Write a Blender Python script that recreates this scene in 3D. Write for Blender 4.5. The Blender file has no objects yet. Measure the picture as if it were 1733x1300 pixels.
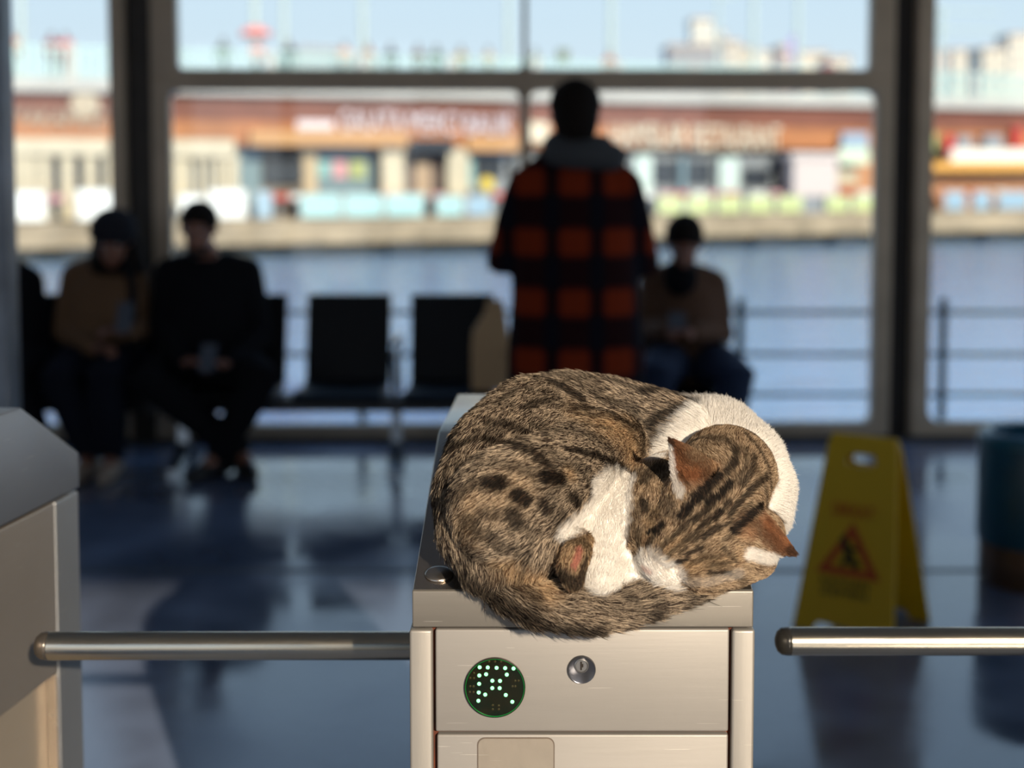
import bpy, bmesh, math, random
import numpy as np
from mathutils import Vector, Matrix
from mathutils.bvhtree import BVHTree
random.seed(4)
rng = np.random.default_rng(7)
S = bpy.context.scene
C = S.collection
FURN = 300000

# ------------------------------------------------------------------ camera
FPX = 2407.0                      # 50 mm lens on a 36 mm sensor, 1733 px wide
CAMZ = 1.43
PITCH = math.radians(4.0)
AXIS = 290 + FPX * math.tan(PITCH)
cam_d = bpy.data.cameras.new('camera')
cam = bpy.data.objects.new('camera', cam_d)
C.objects.link(cam)
cam_d.sensor_width = 36
cam_d.lens = 50
cam_d.shift_y = -(650 - AXIS) / 1733
cam_d.clip_end = 3000
cam_d.clip_start = 0.05
cam.location = (0, 0, CAMZ)
cam.rotation_euler = (math.pi / 2 - PITCH, 0, 0)
cam_d.dof.use_dof = True
cam_d.dof.focus_distance = 1.53
cam_d.dof.aperture_fstop = 2.7
cam_d.dof.aperture_blades = 0
S.camera = cam

# ------------------------------------------------------------------ sky, sun, exposure
w = bpy.data.worlds.new('sky')
S.world = w
w.use_nodes = True
nt = w.node_tree
nt.nodes.clear()
o_ = nt.nodes.new('ShaderNodeOutputWorld')
bg = nt.nodes.new('ShaderNodeBackground')
tc = nt.nodes.new('ShaderNodeTexCoord')
sx = nt.nodes.new('ShaderNodeSeparateXYZ')
rp = nt.nodes.new('ShaderNodeValToRGB')
rp.color_ramp.elements[0].position = 0.0
rp.color_ramp.elements[0].color = (0.80, 0.86, 0.94, 1)
rp.color_ramp.elements[1].position = 0.75
rp.color_ramp.elements[1].color = (0.20, 0.38, 0.76, 1)
e = rp.color_ramp.elements.new(0.16)
e.color = (0.64, 0.79, 0.96, 1)
nt.links.new(tc.outputs['Generated'], sx.inputs[0])
nt.links.new(sx.outputs['Z'], rp.inputs[0])
nt.links.new(rp.outputs[0], bg.inputs[0])
bg.inputs[1].default_value = 1.12
nt.links.new(bg.outputs[0], o_.inputs[0])
sun_d = bpy.data.lights.new('sun', 'SUN')
sun = bpy.data.objects.new('sun', sun_d)
C.objects.link(sun)
SUNDIR = Vector((-0.09, 0.24, -0.092)).normalized()
sun.rotation_euler = SUNDIR.to_track_quat('-Z', 'Y').to_euler()
sun_d.energy = 5.6
sun_d.color = (1.0, 0.86, 0.68)
sun_d.angle = math.radians(0.6)
S.view_settings.view_transform = 'Standard'
S.view_settings.look = 'None'
S.view_settings.gamma = 1
S.view_settings.use_curve_mapping = False
S.view_settings.exposure = 0.0
S.cycles.max_bounces = 10
S.cycles.transparent_max_bounces = 16
S.cycles.caustics_reflective = False
S.cycles.caustics_refractive = False


def P(px, py, D):
    """the point on the vertical plane y = D that is seen at (px, py)"""
    x, y, z = px - 866.5, -(py - AXIS), -FPX
    c, s = math.cos(PITCH), math.sin(PITCH)
    # camera basis: right = X, up = (0, s, c), forward = (0, c, -s)
    wy = y * s + FPX * c
    wz = y * c - FPX * s
    k = D / wy
    return Vector((x * k, D, CAMZ + wz * k))


# ------------------------------------------------------------------ materials
MATS = {}


def mat(name, col, rough=0.6, metal=0.0, var=0.0, vscale=8.0, bump=0.0, bscale=60.0, spec=0.5,
        stretch=(1, 1, 1), emit=None, col2=None, alpha=1.0, rvar=0.0, sheen=0.0):
    if name in MATS:
        return MATS[name]
    m = bpy.data.materials.new(name)
    m.use_nodes = True
    t = m.node_tree
    b = t.nodes['Principled BSDF']
    b.inputs['Base Color'].default_value = (*col, 1)
    b.inputs['Roughness'].default_value = rough
    b.inputs['Metallic'].default_value = metal
    b.inputs['Specular IOR Level'].default_value = spec
    b.inputs['Sheen Weight'].default_value = sheen
    tcn = t.nodes.new('ShaderNodeTexCoord')
    mp = t.nodes.new('ShaderNodeMapping')
    mp.inputs['Scale'].default_value = stretch
    t.links.new(tcn.outputs['Object'], mp.inputs[0])
    n = t.nodes.new('ShaderNodeTexNoise')
    n.inputs['Scale'].default_value = vscale
    n.inputs['Detail'].default_value = 5
    t.links.new(mp.outputs[0], n.inputs['Vector'])
    if var or col2:
        r = t.nodes.new('ShaderNodeValToRGB')
        c2 = col2 or tuple(max(0, c * (1 - var)) for c in col)
        c1 = col if col2 else tuple(min(1, c * (1 + var)) for c in col)
        r.color_ramp.elements[0].position = 0.35
        r.color_ramp.elements[0].color = (*c2, 1)
        r.color_ramp.elements[1].position = 0.65
        r.color_ramp.elements[1].color = (*c1, 1)
        t.links.new(n.outputs[0], r.inputs[0])
        t.links.new(r.outputs[0], b.inputs['Base Color'])
    if rvar:
        mr = t.nodes.new('ShaderNodeMapRange')
        mr.inputs['To Min'].default_value = max(0.02, rough - rvar)
        mr.inputs['To Max'].default_value = rough + rvar
        mr.inputs['From Min'].default_value = 0.3
        mr.inputs['From Max'].default_value = 0.7
        t.links.new(n.outputs[0], mr.inputs[0])
        t.links.new(mr.outputs[0], b.inputs['Roughness'])
    if bump:
        n2 = t.nodes.new('ShaderNodeTexNoise')
        n2.inputs['Scale'].default_value = bscale
        n2.inputs['Detail'].default_value = 3
        t.links.new(mp.outputs[0], n2.inputs['Vector'])
        bp = t.nodes.new('ShaderNodeBump')
        bp.inputs['Strength'].default_value = bump
        bp.inputs['Distance'].default_value = 0.01
        t.links.new(n2.outputs[0], bp.inputs['Height'])
        t.links.new(bp.outputs[0], b.inputs['Normal'])
    if emit:
        b.inputs['Emission Color'].default_value = (*emit[:3], 1)
        b.inputs['Emission Strength'].default_value = emit[3]
    MATS[name] = m
    return m


def glass_mat(name, tint=(0.93, 0.97, 0.96), refl=1.0):
    m = bpy.data.materials.new(name)
    m.use_nodes = True
    t = m.node_tree
    t.nodes.clear()
    out = t.nodes.new('ShaderNodeOutputMaterial')
    mix = t.nodes.new('ShaderNodeMixShader')
    tr = t.nodes.new('ShaderNodeBsdfTransparent')
    tr.inputs[0].default_value = (*tint, 1)
    gl = t.nodes.new('ShaderNodeBsdfGlossy')
    gl.inputs['Roughness'].default_value = 0.02
    fr = t.nodes.new('ShaderNodeFresnel')
    ge = t.nodes.new('ShaderNodeNewGeometry')
    mr = t.nodes.new('ShaderNodeMapRange')
    mr.inputs['To Min'].default_value = 1.45
    mr.inputs['To Max'].default_value = 1 / 1.45
    t.links.new(ge.outputs['Backfacing'], mr.inputs[0])
    t.links.new(mr.outputs[0], fr.inputs[0])
    t.links.new(fr.outputs[0], mix.inputs[0])
    t.links.new(tr.outputs[0], mix.inputs[1])
    t.links.new(gl.outputs[0], mix.inputs[2])
    t.links.new(mix.outputs[0], out.inputs[0])
    MATS[name] = m
    return m


# ------------------------------------------------------------------ mesh helpers
def box(bm, x0, x1, y0, y1, z0, z1, f=None):
    vs = [bm.verts.new((x, y, z)) for x in (x0, x1) for y in (y0, y1) for z in (z0, z1)]
    for q in ((0, 1, 3, 2), (4, 6, 7, 5), (0, 4, 5, 1), (2, 3, 7, 6), (0, 2, 6, 4), (1, 5, 7, 3)):
        bm.faces.new([vs[i] for i in q])
    if f:
        for v in vs:
            v.co = Vector(f(*v.co))
    return vs


def prism(bm, pts, off):
    """polygon pts (3D) extruded by the vector off"""
    off = Vector(off)
    a = [bm.verts.new(p) for p in pts]
    b = [bm.verts.new(Vector(p) + off) for p in pts]
    bm.faces.new(a[::-1])
    bm.faces.new(b)
    n = len(a)
    for i in range(n):
        bm.faces.new((a[i], a[(i + 1) % n], b[(i + 1) % n], b[i]))


def tube(bm, pts, rad, seg=12, caps=True, flat=None):
    """tube along pts with one radius (or a list of radii); round ends"""
    pts = [Vector(p) for p in pts]
    if not hasattr(rad, '__len__'):
        rad = [rad] * len(pts)
    rad = list(rad)
    n = len(pts)
    if caps == 'round':
        d0 = (pts[0] - pts[1]).normalized()
        d1 = (pts[-1] - pts[-2]).normalized()
        pre, post, rp_, rq = [], [], [], []
        for a in (80, 60, 40, 20):
            pre.append(pts[0] + d0 * rad[0] * math.sin(math.radians(a)))
            rp_.append(rad[0] * math.cos(math.radians(a)))
        for a in (20, 40, 60, 80):
            post.append(pts[-1] + d1 * rad[-1] * math.sin(math.radians(a)))
            rq.append(rad[-1] * math.cos(math.radians(a)))
        pts = pre + pts + post
        rad = rp_ + rad + rq
        n = len(pts)
    rings = []
    up = None
    for i in range(n):
        t = (pts[min(i + 1, n - 1)] - pts[max(i - 1, 0)])
        t = t.normalized() if t.length > 1e-9 else Vector((0, 0, 1))
        if up is None:
            up = Vector((0, 0, 1)) if abs(t.z) < 0.9 else Vector((0, 1, 0))
        side = t.cross(up).normalized()
        up = side.cross(t).normalized()
        ring = []
        for k in range(seg):
            a = 2 * math.pi * k / seg
            ring.append(bm.verts.new(pts[i] + side * math.cos(a) * rad[i] + up * math.sin(a) * rad[i]))
        rings.append(ring)
    for i in range(n - 1):
        for k in range(seg):
            bm.faces.new((rings[i][k], rings[i][(k + 1) % seg], rings[i + 1][(k + 1) % seg], rings[i + 1][k]))
    if caps:
        bm.faces.new(rings[0][::-1])
        bm.faces.new(rings[-1])


def ball(bm, c, r, seg=2, M=None):
    """ellipsoid: r number or 3-tuple"""
    if not hasattr(r, '__len__'):
        r = (r, r, r)
    T = Matrix.Translation(Vector(c)) @ (M.to_4x4() if M else Matrix.Identity(4)) @ Matrix.Diagonal((*r, 1))
    bmesh.ops.create_icosphere(bm, subdivisions=seg, radius=1, matrix=T)


def lathe(bm, prof, c=(0, 0, 0), axis='z', seg=32, caps=True):
    rings = []
    for r, h in prof:
        ring = []
        for k in range(seg):
            a = 2 * math.pi * k / seg
            if axis == 'z':
                v = (r * math.cos(a), r * math.sin(a), h)
            elif axis == 'y':
                v = (r * math.cos(a), h, r * math.sin(a))
            else:
                v = (h, r * math.cos(a), r * math.sin(a))
            ring.append(bm.verts.new(Vector(c) + Vector(v)))
        rings.append(ring)
    for i in range(len(rings) - 1):
        for k in range(seg):
            bm.faces.new((rings[i][k], rings[i][(k + 1) % seg], rings[i + 1][(k + 1) % seg], rings[i + 1][k]))
    if caps:
        bm.faces.new(rings[0])
        bm.faces.new(rings[-1])


def NB():
    return bmesh.new()


WLOC = {}


def part(name, bm, m, parent=None, smooth=False, bevel=0, bseg=2):
    """link bm (world coordinates) as one mesh object"""
    bmesh.ops.recalc_face_normals(bm, faces=bm.faces)
    if bevel:
        es = [e for e in bm.edges if len(e.link_faces) == 2 and e.calc_face_angle(0) > 0.5]
        bmesh.ops.bevel(bm, geom=es, offset=bevel, segments=bseg, profile=0.5, affect='EDGES', clamp_overlap=True)
    me = bpy.data.meshes.new(name)
    base = WLOC.get(parent.name, Vector((0, 0, 0))) if parent else None
    if parent is None:
        cs = [v.co for v in bm.verts]
        base = Vector(((min(c.x for c in cs) + max(c.x for c in cs)) / 2,
                       (min(c.y for c in cs) + max(c.y for c in cs)) / 2, min(c.z for c in cs)))
    bmesh.ops.translate(bm, verts=bm.verts, vec=-base)
    bm.to_mesh(me)
    bm.free()
    if smooth:
        for p in me.polygons:
            p.use_smooth = True
    o = bpy.data.objects.new(name, me)
    C.objects.link(o)
    if m:
        me.materials.append(m)
    if parent:
        o.parent = parent
    else:
        o.location = base
    WLOC[o.name] = base
    if smooth and smooth != 'all':
        # keep sharp corners sharp
        me.set_sharp_from_angle(angle=math.radians(50))
    return o


def tag(o, label=None, cat=None, group=None, kind=None):
    if label:
        o['label'] = label
    if cat:
        o['category'] = cat
    if group:
        o['group'] = group
    if kind:
        o['kind'] = kind
    return o


def thing(name, loc, label, cat, group=None):
    o = bpy.data.objects.new(name, None)
    o.empty_display_size = 0.1
    C.objects.link(o)
    o.location = loc
    WLOC[o.name] = Vector(loc)
    return tag(o, label, cat, group)


def struct(name, bm, m, **k):
    o = part(name, bm, m, **k)
    o['kind'] = 'structure'
    return o


def fuse(bm, voxel, smooth=6, fac=0.5):
    """one continuous surface out of overlapping closed shapes"""
    bmesh.ops.recalc_face_normals(bm, faces=bm.faces)
    me = bpy.data.meshes.new('tmp')
    bm.to_mesh(me)
    bm.free()
    o = bpy.data.objects.new('tmp', me)
    C.objects.link(o)
    r = o.modifiers.new('r', 'REMESH')
    r.mode = 'VOXEL'
    r.voxel_size = voxel
    if smooth:
        s = o.modifiers.new('s', 'SMOOTH')
        s.iterations = smooth
        s.factor = fac
    dg = bpy.context.evaluated_depsgraph_get()
    ev = o.evaluated_get(dg)
    b2 = bmesh.new()
    b2.from_mesh(ev.to_mesh())
    bpy.data.objects.remove(o)
    bpy.data.meshes.remove(me)
    return b2


def text_bm(s, height, depth, origin, xdir, ydir, align='LEFT', width=None):
    """raised lettering as mesh geometry; xdir = reading direction, ydir = up"""
    cu = bpy.data.curves.new('t', 'FONT')
    cu.body = s
    cu.size = 1
    cu.extrude = 0.02
    o = bpy.data.objects.new('t', cu)
    C.objects.link(o)
    dg = bpy.context.evaluated_depsgraph_get()
    me = bpy.data.meshes.new_from_object(o.evaluated_get(dg))
    b = bmesh.new()
    b.from_mesh(me)
    bpy.data.objects.remove(o)
    xs = [v.co.x for v in b.verts]
    ys = [v.co.y for v in b.verts]
    x0, x1, y0, y1 = min(xs), max(xs), min(ys), max(ys)
    sy = height / (y1 - y0)
    sx_ = width / (x1 - x0) if width else sy
    X, Y = Vector(xdir).normalized(), Vector(ydir).normalized()
    Z = X.cross(Y)
    for v in b.verts:
        a, c, d = (v.co.x - x0) * sx_, (v.co.y - y0) * sy, v.co.z / 0.04 * depth
        v.co = Vector(origin) + X * a + Y * c + Z * (d + depth / 2)
    return b


def copy_tree(o, parent=None):
    c = o.copy()
    C.objects.link(c)
    c.parent = parent
    for ch in [k for k in bpy.data.objects if k.parent == o]:
        copy_tree(ch, c)
    return c

# ------------------------------------------------------------------ the hall
M_floor = mat('floor_gloss', (0.135, 0.165, 0.24), spec=0.9, rough=0.15, var=0.30, vscale=2.2, rvar=0.10, bump=0.03, bscale=9)
M_dark = mat('hall_dark', (0.045, 0.042, 0.04), rough=0.8, var=0.1)
M_frame = mat('window_frame_paint', (0.60, 0.46, 0.31), rough=0.42, var=0.08, vscale=5)
M_col = mat('column_paint', (0.045, 0.038, 0.032), rough=0.6, var=0.1)
M_pane = glass_mat('pane_glass')
WROT = math.radians(1.2)


def W(s, t, z):
    """window-wall frame: s along the wall, t outward, z up"""
    c, sn = math.cos(WROT), math.sin(WROT)
    return (s * c - t * sn, 7.5 + s * sn + t * c, z)


def ws(px, py=400):
    """s of the wall point seen at column px"""
    k = P(px, py, 1.0).x
    c, sn = math.cos(WROT), math.sin(WROT)
    return k * 7.5 / (c - k * sn)


def wz(py, px=900):
    s = ws(px)
    y = 7.5 + s * math.sin(WROT)
    return P(px, py, y).z


b = NB()
box(b, -6.5, 5.0, -2.2, 7.75, -0.3, 0.0)
fl = struct('floor', b, M_floor)
b = NB()
box(b, -6.5, 5.0, 5.00, 5.035, 0.0, 0.0015)
struct('trim_4', b, mat('floor_joint', (0.02, 0.022, 0.028), rough=0.6))
b = NB()
box(b, -14, 14, -30.0, -2.2, -0.3, -0.02)  # unseen pale ground added behind the camera to bounce warm sunlight in
struct('bounce_ground', b, mat('bounce_ground_pale', (0.60, 0.52, 0.41), rough=0.9, var=0.08, vscale=1))
b = NB()
box(b, -6.5, 5.2, -2.2, 7.9, 3.25, 3.4)
struct('ceiling', b, mat('ceiling_paint', (0.60, 0.57, 0.52), rough=0.9, var=0.04))
b = NB()
box(b, -6.7, -6.5, -2.2, 7.9, -0.3, 3.4)
struct('wall_left', b, M_dark)
b = NB()
box(b, 5.0, 5.2, -2.2, 7.9, -0.3, 0.12)
box(b, 5.0, 5.2, -2.2, 7.9, 3.05, 3.4)
for y, y2 in ((-2.2, 2.6), (4.9, 5.1), (7.5, 7.7)):  # unseen wall: bays opened for fill light, near stretch closed to block sun
    box(b, 5.0, 5.2, y, y2, 0.12, 3.05)
struct('wall_right', b, M_dark)
# unseen wall added to shape the light: gateway for sun, left bay for fill
b = NB()
LINT, OX0, OX1 = 2.70, 0.28, 2.75
box(b, -0.75, OX0, -2.2, -2.0, 0.0, 3.25)
box(b, -6.5, -0.75, -2.2, -2.0, 2.95, 3.25)
box(b, -3.6, -3.4, -2.2, -2.0, 0.0, 2.95)
box(b, OX1, 5.0, -2.2, -2.0, 0.0, 3.25)
box(b, OX0, OX1, -2.2, -2.0, LINT, 3.25)
struct('wall_back', b, M_dark)

# ---- window wall
ZTOP = 3.25
zs_top = wz(716)                # top of the sill frame
zt0, zt1 = wz(154), wz(118)      # transom
zhi = 3.05


def rrect(x0, x1, z0, z1, r, n=5):
    pts = []
    for cx, cz, a0 in ((x1 - r, z0 + r, -90), (x1 - r, z1 - r, 0), (x0 + r, z1 - r, 90), (x0 + r, z0 + r, 180)):
        for i in range(n + 1):
            a = math.radians(a0 + 90 * i / n)
            pts.append((cx + r * math.cos(a), cz + r * math.sin(a)))
    return pts


def frame_ring(bm, X0, X1, Z0, Z1, x0, x1, z0, z1, r, t0, t1, f, R=0.002):
    """flat frame with a rounded opening"""
    inn = rrect(x0, x1, z0, z1, r)
    out = rrect(X0, X1, Z0, Z1, R)
    n = len(inn)
    vs = []
    for (pts) in (inn, out):
        for t in (t0, t1):
            vs.append([bm.verts.new(f(p[0], t, p[1])) for p in pts])
    i0, i1, o0, o1 = vs
    for k in range(n):
        j = (k + 1) % n
        bm.faces.new((i0[k], i0[j], o0[j], o0[k]))
        bm.faces.new((i1[k], o1[k], o1[j], i1[j]))
        bm.faces.new((i0[k], i1[k], i1[j], i0[j]))
        bm.faces.new((o0[k], o0[j], o1[j], o1[k]))


def window_unit(idx, xa, xb, lites, z0=0.0):
    """a framed unit from xa to xb; lites = list of (x0, x1, z0, z1, r)"""
    root = bpy.data.objects.new('window_%d' % idx, None)
    C.objects.link(root)
    root.location = W((xa + xb) / 2, 0, 0)
    WLOC[root.name] = Vector(root.location)
    root['kind'] = 'structure'
    for (X0, X1, Z0, Z1, x0, x1, zz0, zz1, r) in lites:
        b = NB()
        frame_ring(b, X0, X1, Z0, Z1, x0, x1, zz0, zz1, r, -0.035, 0.05, W)
        part('window_frame', b, M_frame, root, bevel=0.006)
        b = NB()
        box(b, x0 - 0.012, x1 + 0.012, 0.004, 0.012, zz0 - 0.012, zz1 + 0.012, f=W)
        part('pane', b, M_pane, root)
    return root


A, B_ = ws(262), ws(1507)
mL = ws(881)
mR = ws(895)
mc = (mL + mR) / 2
zmid = (zt0 + zt1) / 2
window_unit(1, A, B_, [
    (A, mc, 0.0, zmid, ws(292), mL - 0.004, zs_top, zt0, 0.05),
    (mc, B_, 0.0, zmid, mR + 0.004, ws(1478), zs_top, zt0, 0.05),
    (A, mc, zmid, ZTOP, ws(306), mL + 0.008, zt1, zhi, 0.03),
    (mc, B_, zmid, ZTOP, mR - 0.010, ws(1466), zt1, zhi, 0.03)])
L1 = ws(216)
window_unit(2, -6.4, L1, [(-6.4, -4.55, 0, ZTOP, -6.3, -4.65, zs_top, zhi, 0.05),
                          (-4.55, L1, 0, ZTOP, -4.45, ws(192), zs_top, zhi, 0.05)])
R1 = ws(1546)
window_unit(3, R1, 5.0, [(R1, 5.0, 0, ZTOP, ws(1574), 4.9, zs_top, zhi, 0.07)])
for n_, (x0, x1) in enumerate(((L1, A), (B_, R1))):
    b = NB()
    box(b, x0 - 0.01, x1 + 0.01, 0.06, 0.34, 0, ZTOP, f=W)
    struct('trim_%d' % (n_ + 1), b, M_col)
b = NB()
box(b, -6.5, 5.0, -0.06, -0.036, 0.0, 0.025, f=W)
struct('baseboard_front', b, M_col)
# bluish steel post at the far left edge of the view
b = NB()
xp = P(0, 300, 4.2).x
box(b, xp - 0.085, xp + 0.015, 4.2, 4.3, 0, 3.25)
struct('trim_3', b, mat('steel_post', (0.16, 0.18, 0.21), rough=0.4, metal=0.4, var=0.3, vscale=6), bevel=0.01)

# ------------------------------------------------------------------ outside: deck, railing, water
b = NB()
box(b, -9, 9, 7.9, 9.25, -2.6, -0.32)
struct('quay_apron', b, mat('apron_concrete', (0.35, 0.34, 0.32), rough=0.8, var=0.2))
M_rail = mat('railing_paint', (0.015, 0.040, 0.050), rough=0.6)
rr = thing('pier_railing', (0, 9.0, -0.32), 'dark teal horizontal pipe railing outside the windows along the water', 'railing')
for px in (-150, 230, 862 - 250, 1253, 1597, 1960):
    b = NB()
    q = P(px, 505, 9.0)
    tube(b, [(q.x, 9.0, -0.32), (q.x, 9.0, q.z)], 0.026)
    part('post', b, M_rail, rr, smooth=True)
for py in (529, 600, 668):
    b = NB()
    z = P(900, py, 9.0).z
    tube(b, [(-6.5, 9.0, z), (6.5, 9.0, z)], 0.013, seg=8)
    part('rail', b, M_rail, rr, smooth=True)

WZ = -1.75
b = NB()
nx, ny = 60, 60
box(b, -500, 500, 9.25, 500, WZ - 0.5, WZ)
wm = mat('sea_water', (0.27, 0.48, 0.74), rough=0.05, spec=0.9)
t = wm.node_tree
bs = t.nodes['Principled BSDF']
tcn = t.nodes.new('ShaderNodeTexCoord')
mp = t.nodes.new('ShaderNodeMapping')
mp.inputs['Scale'].default_value = (0.55, 1.0, 1)
t.links.new(tcn.outputs['Object'], mp.inputs[0])
n1 = t.nodes.new('ShaderNodeTexNoise')
n1.inputs['Scale'].default_value = 1.1
n1.inputs['Detail'].default_value = 6
n1.inputs['Roughness'].default_value = 0.62
t.links.new(mp.outputs[0], n1.inputs['Vector'])
bp = t.nodes.new('ShaderNodeBump')
bp.inputs['Strength'].default_value = 1.0
bp.inputs['Distance'].default_value = 0.10
t.links.new(n1.outputs[0], bp.inputs['Height'])
t.links.new(bp.outputs[0], bs.inputs['Normal'])
sea = part('sea', b, wm)
sea['kind'] = 'structure'

# ------------------------------------------------------------------ the bridge with restaurants
BU = Vector((41.7, 16.0, 0)).normalized()     # along the bridge
BN = Vector((BU.y, -BU.x, 0))                  # out of the facade, towards the water
BO = Vector((-18, 50, 0))


def Bf(s, t, z):
    """bridge frame: s along, t behind the facade line, z up"""
    return BO + BU * s - BN * t + Vector((0, 0, z))


def bs_(px):
    k = (px - 866.5) / FPX
    return (50 * k + 18) / (BU.x - BU.y * k)


def bz(py, px):
    s = bs_(px)
    return P(px, py, 50 + BU.y * s).z


def bbox(s0, s1, t0, t1, z0, z1, bm=None):
    bm = bm or NB()
    box(bm, s0, s1, t0, t1, z0, z1, f=Bf)
    return bm


QZ = -0.38
M_quay = mat('quay_stone', (0.36, 0.28, 0.19), rough=0.85, var=0.25, vscale=0.7)
M_qd = mat('quay_shadow_fender', (0.03, 0.035, 0.04), rough=0.8)  # shadow under the quay put into the footing's near-black; fenders share it
M_brown = mat('fascia_brown', (0.19, 0.065, 0.042), rough=0.7, var=0.15, vscale=0.5)
M_orange = mat('fascia_orange', (0.40, 0.155, 0.06), rough=0.7, var=0.18, vscale=0.5)  # orange-lit look of the lower band put into its colour
M_white = mat('bridge_white', (0.50, 0.47, 0.43), rough=0.7, var=0.08, vscale=0.5)
M_cream = mat('shop_cream', (0.58, 0.50, 0.37), rough=0.7, var=0.08, vscale=0.8)
M_shopdk = mat('shop_dark_glass', (0.03, 0.035, 0.045), rough=0.25)
M_teal = mat('railing_teal', (0.42, 0.58, 0.55), rough=0.5)
M_pole = mat('pole_grey_green', (0.50, 0.58, 0.56), rough=0.5)

SA, SB = -12.0, 62.0
q = tag(part('quay', bbox(SA, SB, -0.6, 9, -1.28, QZ), M_quay), 'long tan stone quay edge under the far restaurants', 'quay')
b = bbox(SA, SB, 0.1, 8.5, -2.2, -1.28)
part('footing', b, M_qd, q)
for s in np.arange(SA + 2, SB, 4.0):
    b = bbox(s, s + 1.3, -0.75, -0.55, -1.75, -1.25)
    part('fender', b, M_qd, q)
br = thing('bridge', Bf((SA + SB) / 2, 4, QZ), 'low two storey bridge with brown timber fascia and restaurants underneath', 'bridge')
part('fascia', bbox(SA, SB, 0.9, 1.3, 3.30, 4.28), M_brown, br)
part('lower_fascia', bbox(SA, SB, 0.75, 1.25, 2.42, 3.32), M_orange, br)
part('deck', bbox(SA, SB, 0.4, 9, 4.28, 4.76), M_white, br)
part('ceiling_slab', bbox(SA, SB, 1.3, 9, 2.9, 3.1), M_cream, br)
part('rear_wall', bbox(SA, SB, 5.8, 6.0, QZ, 4.28), mat('rear_wall_brown', (0.20, 0.12, 0.08), rough=0.8, var=0.3, vscale=0.3), br)
rl = thing('bridge_railing', Bf((SA + SB) / 2, 0.6, 4.76), 'pale teal balustrade along the top of the far bridge', 'railing')
b = bbox(SA, SB, 0.55, 0.65, 5.78, 5.90)
bbox(SA, SB, 0.57, 0.63, 4.86, 4.96, b)
part('handrail', b, M_teal, rl)
b = NB()
for s in np.arange(SA, SB, 0.30):
    bbox(s, s + 0.13, 0.585, 0.615, 4.9, 5.8, b)
tag(part('balusters', b, M_teal, rl), kind='stuff')
for s in np.arange(SA, SB, 3.6):
    part('post', bbox(s, s + 0.3, 0.5, 0.7, 4.76, 5.98), M_white, rl)

# signs on the fascia
SG_D = 0.62


def sign_text(s_, px0, px1, pyt, pyb, m, label, name='sign_lettering', off=0.60, depth=0.1):
    s0, s1 = bs_(px0), bs_(px1)
    z0, z1 = bz(pyb, (px0 + px1) / 2), bz(pyt, (px0 + px1) / 2)
    b = text_bm(s_, z1 - z0, depth, Bf(s0, off, z0), BU, (0, 0, 1), width=(s1 - s0))
    o = part(name, b, m)
    return tag(o, label, 'sign')


M_sgl = mat('letters_lilac_white', (0.74, 0.64, 0.68), rough=0.6)
M_sgc = mat('letters_cream', (0.78, 0.66, 0.50), rough=0.6)
M_sgt = mat('letters_tan', (0.46, 0.37, 0.27), rough=0.6)
sign_text('GALATA', 583, 690, 186, 222, M_sgl, 'first word of the pale lilac letter sign left of the window mullion')
sign_text('MERCI', 700, 785, 189, 226, M_sgl, 'second word of the pale lilac letter sign, above the black awning')
sign_text('BALIK', 797, 874, 193, 228, M_sgl, 'third word of the pale lilac letter sign, next to the mullion')
b = bbox(bs_(510), bs_(572), 0.55, 0.72, bz(219, 540), bz(203, 540))
tag(part('sign_board', b, M_sgl), 'small plain pale board left of the lilac letter sign', 'sign')
sign_text('HAMSILAR', 1042, 1170, 208, 250, M_sgc, 'first word of the cream letter sign right of the standing person')
sign_text('RESTAURANT', 1180, 1330, 212, 254, M_sgc, 'second word of the cream letter sign, ending above the pink white box')
sign_text('YAKAMOZ', 30, 186, 184, 214, M_sgt, 'faded tan letters on the fascia seen through the left window')
b = NB()
lathe(b, [(0.5, -0.05), (0.5, 0.05)], (0, 0, 0), 'y')
for v in b.verts:
    v.co = Bf(bs_(150) + v.co.x, 0.62 + v.co.y, bz(175, 150) + v.co.z)
tag(part('sign_disc', b, M_sgt), 'round tan emblem above the faded letters in the left window', 'sign')


# shopfronts: column grid of things under the fascia
def shop(px0, px1, pieces, label, name='shop_front'):
    s0, s1 = bs_(px0), bs_(px1)
    root = thing(name, Bf((s0 + s1) / 2, 2, QZ), label, 'shop front')
    for (nm, a, c, y0, y1, m, t0, t1) in pieces:
        pm = (a + c) / 2
        part(nm, bbox(bs_(a), bs_(c), t0, t1, max(QZ, bz(y1, pm)), bz(y0, pm)), m, root)
    return root


def cm(name, r, g, b_, rough=0.6):
    return mat(name, (r, g, b_), rough=rough)


c_blueg = cm('glass_blue_grey', .16, .24, .28, .3)
c_teal2 = cm('teal_paint', .22, .45, .47)
c_pink = cm('pink_paint', .62, .30, .33)
c_tan = cm('tan_post', .48, .36, .22)
c_yel = cm('yellow_lamp', .85, .60, .08)
c_red = cm('red_cloth', .55, .05, .04)
c_gry = cm('grey_panel', .25, .27, .30)
lw = [('frieze', 12, 190, 233, 262, M_cream, 0.7, 1.3)]
for a, c in ((22, 42), (44, 66), (70, 90), (108, 130), (148, 168)):
    lw.append(('column', a, c, 262, 372, M_cream, 0.9, 1.3))
lw += [('window', -60, 200, 262, 372, M_shopdk, 1.5, 1.6), ('column', 184, 196, 262, 372, M_cream, 0.9, 1.3)]
shop(-60, 200, lw, 'cream classical shop front with dark windows seen in the left window')
lw = [('frieze', 210, 405, 235, 266, M_cream, 0.7, 1.3), ('window', 210, 410, 262, 372, c_gry, 1.5, 1.6),
      ('window', 305, 322, 275, 300, M_cream, 1.35, 1.45)]
for a, c in ((298, 330), (342, 350), (372, 388), (392, 412), (356, 362)):
    lw.append(('column', a, c, 262, 372, M_cream, 0.9, 1.3))
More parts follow.
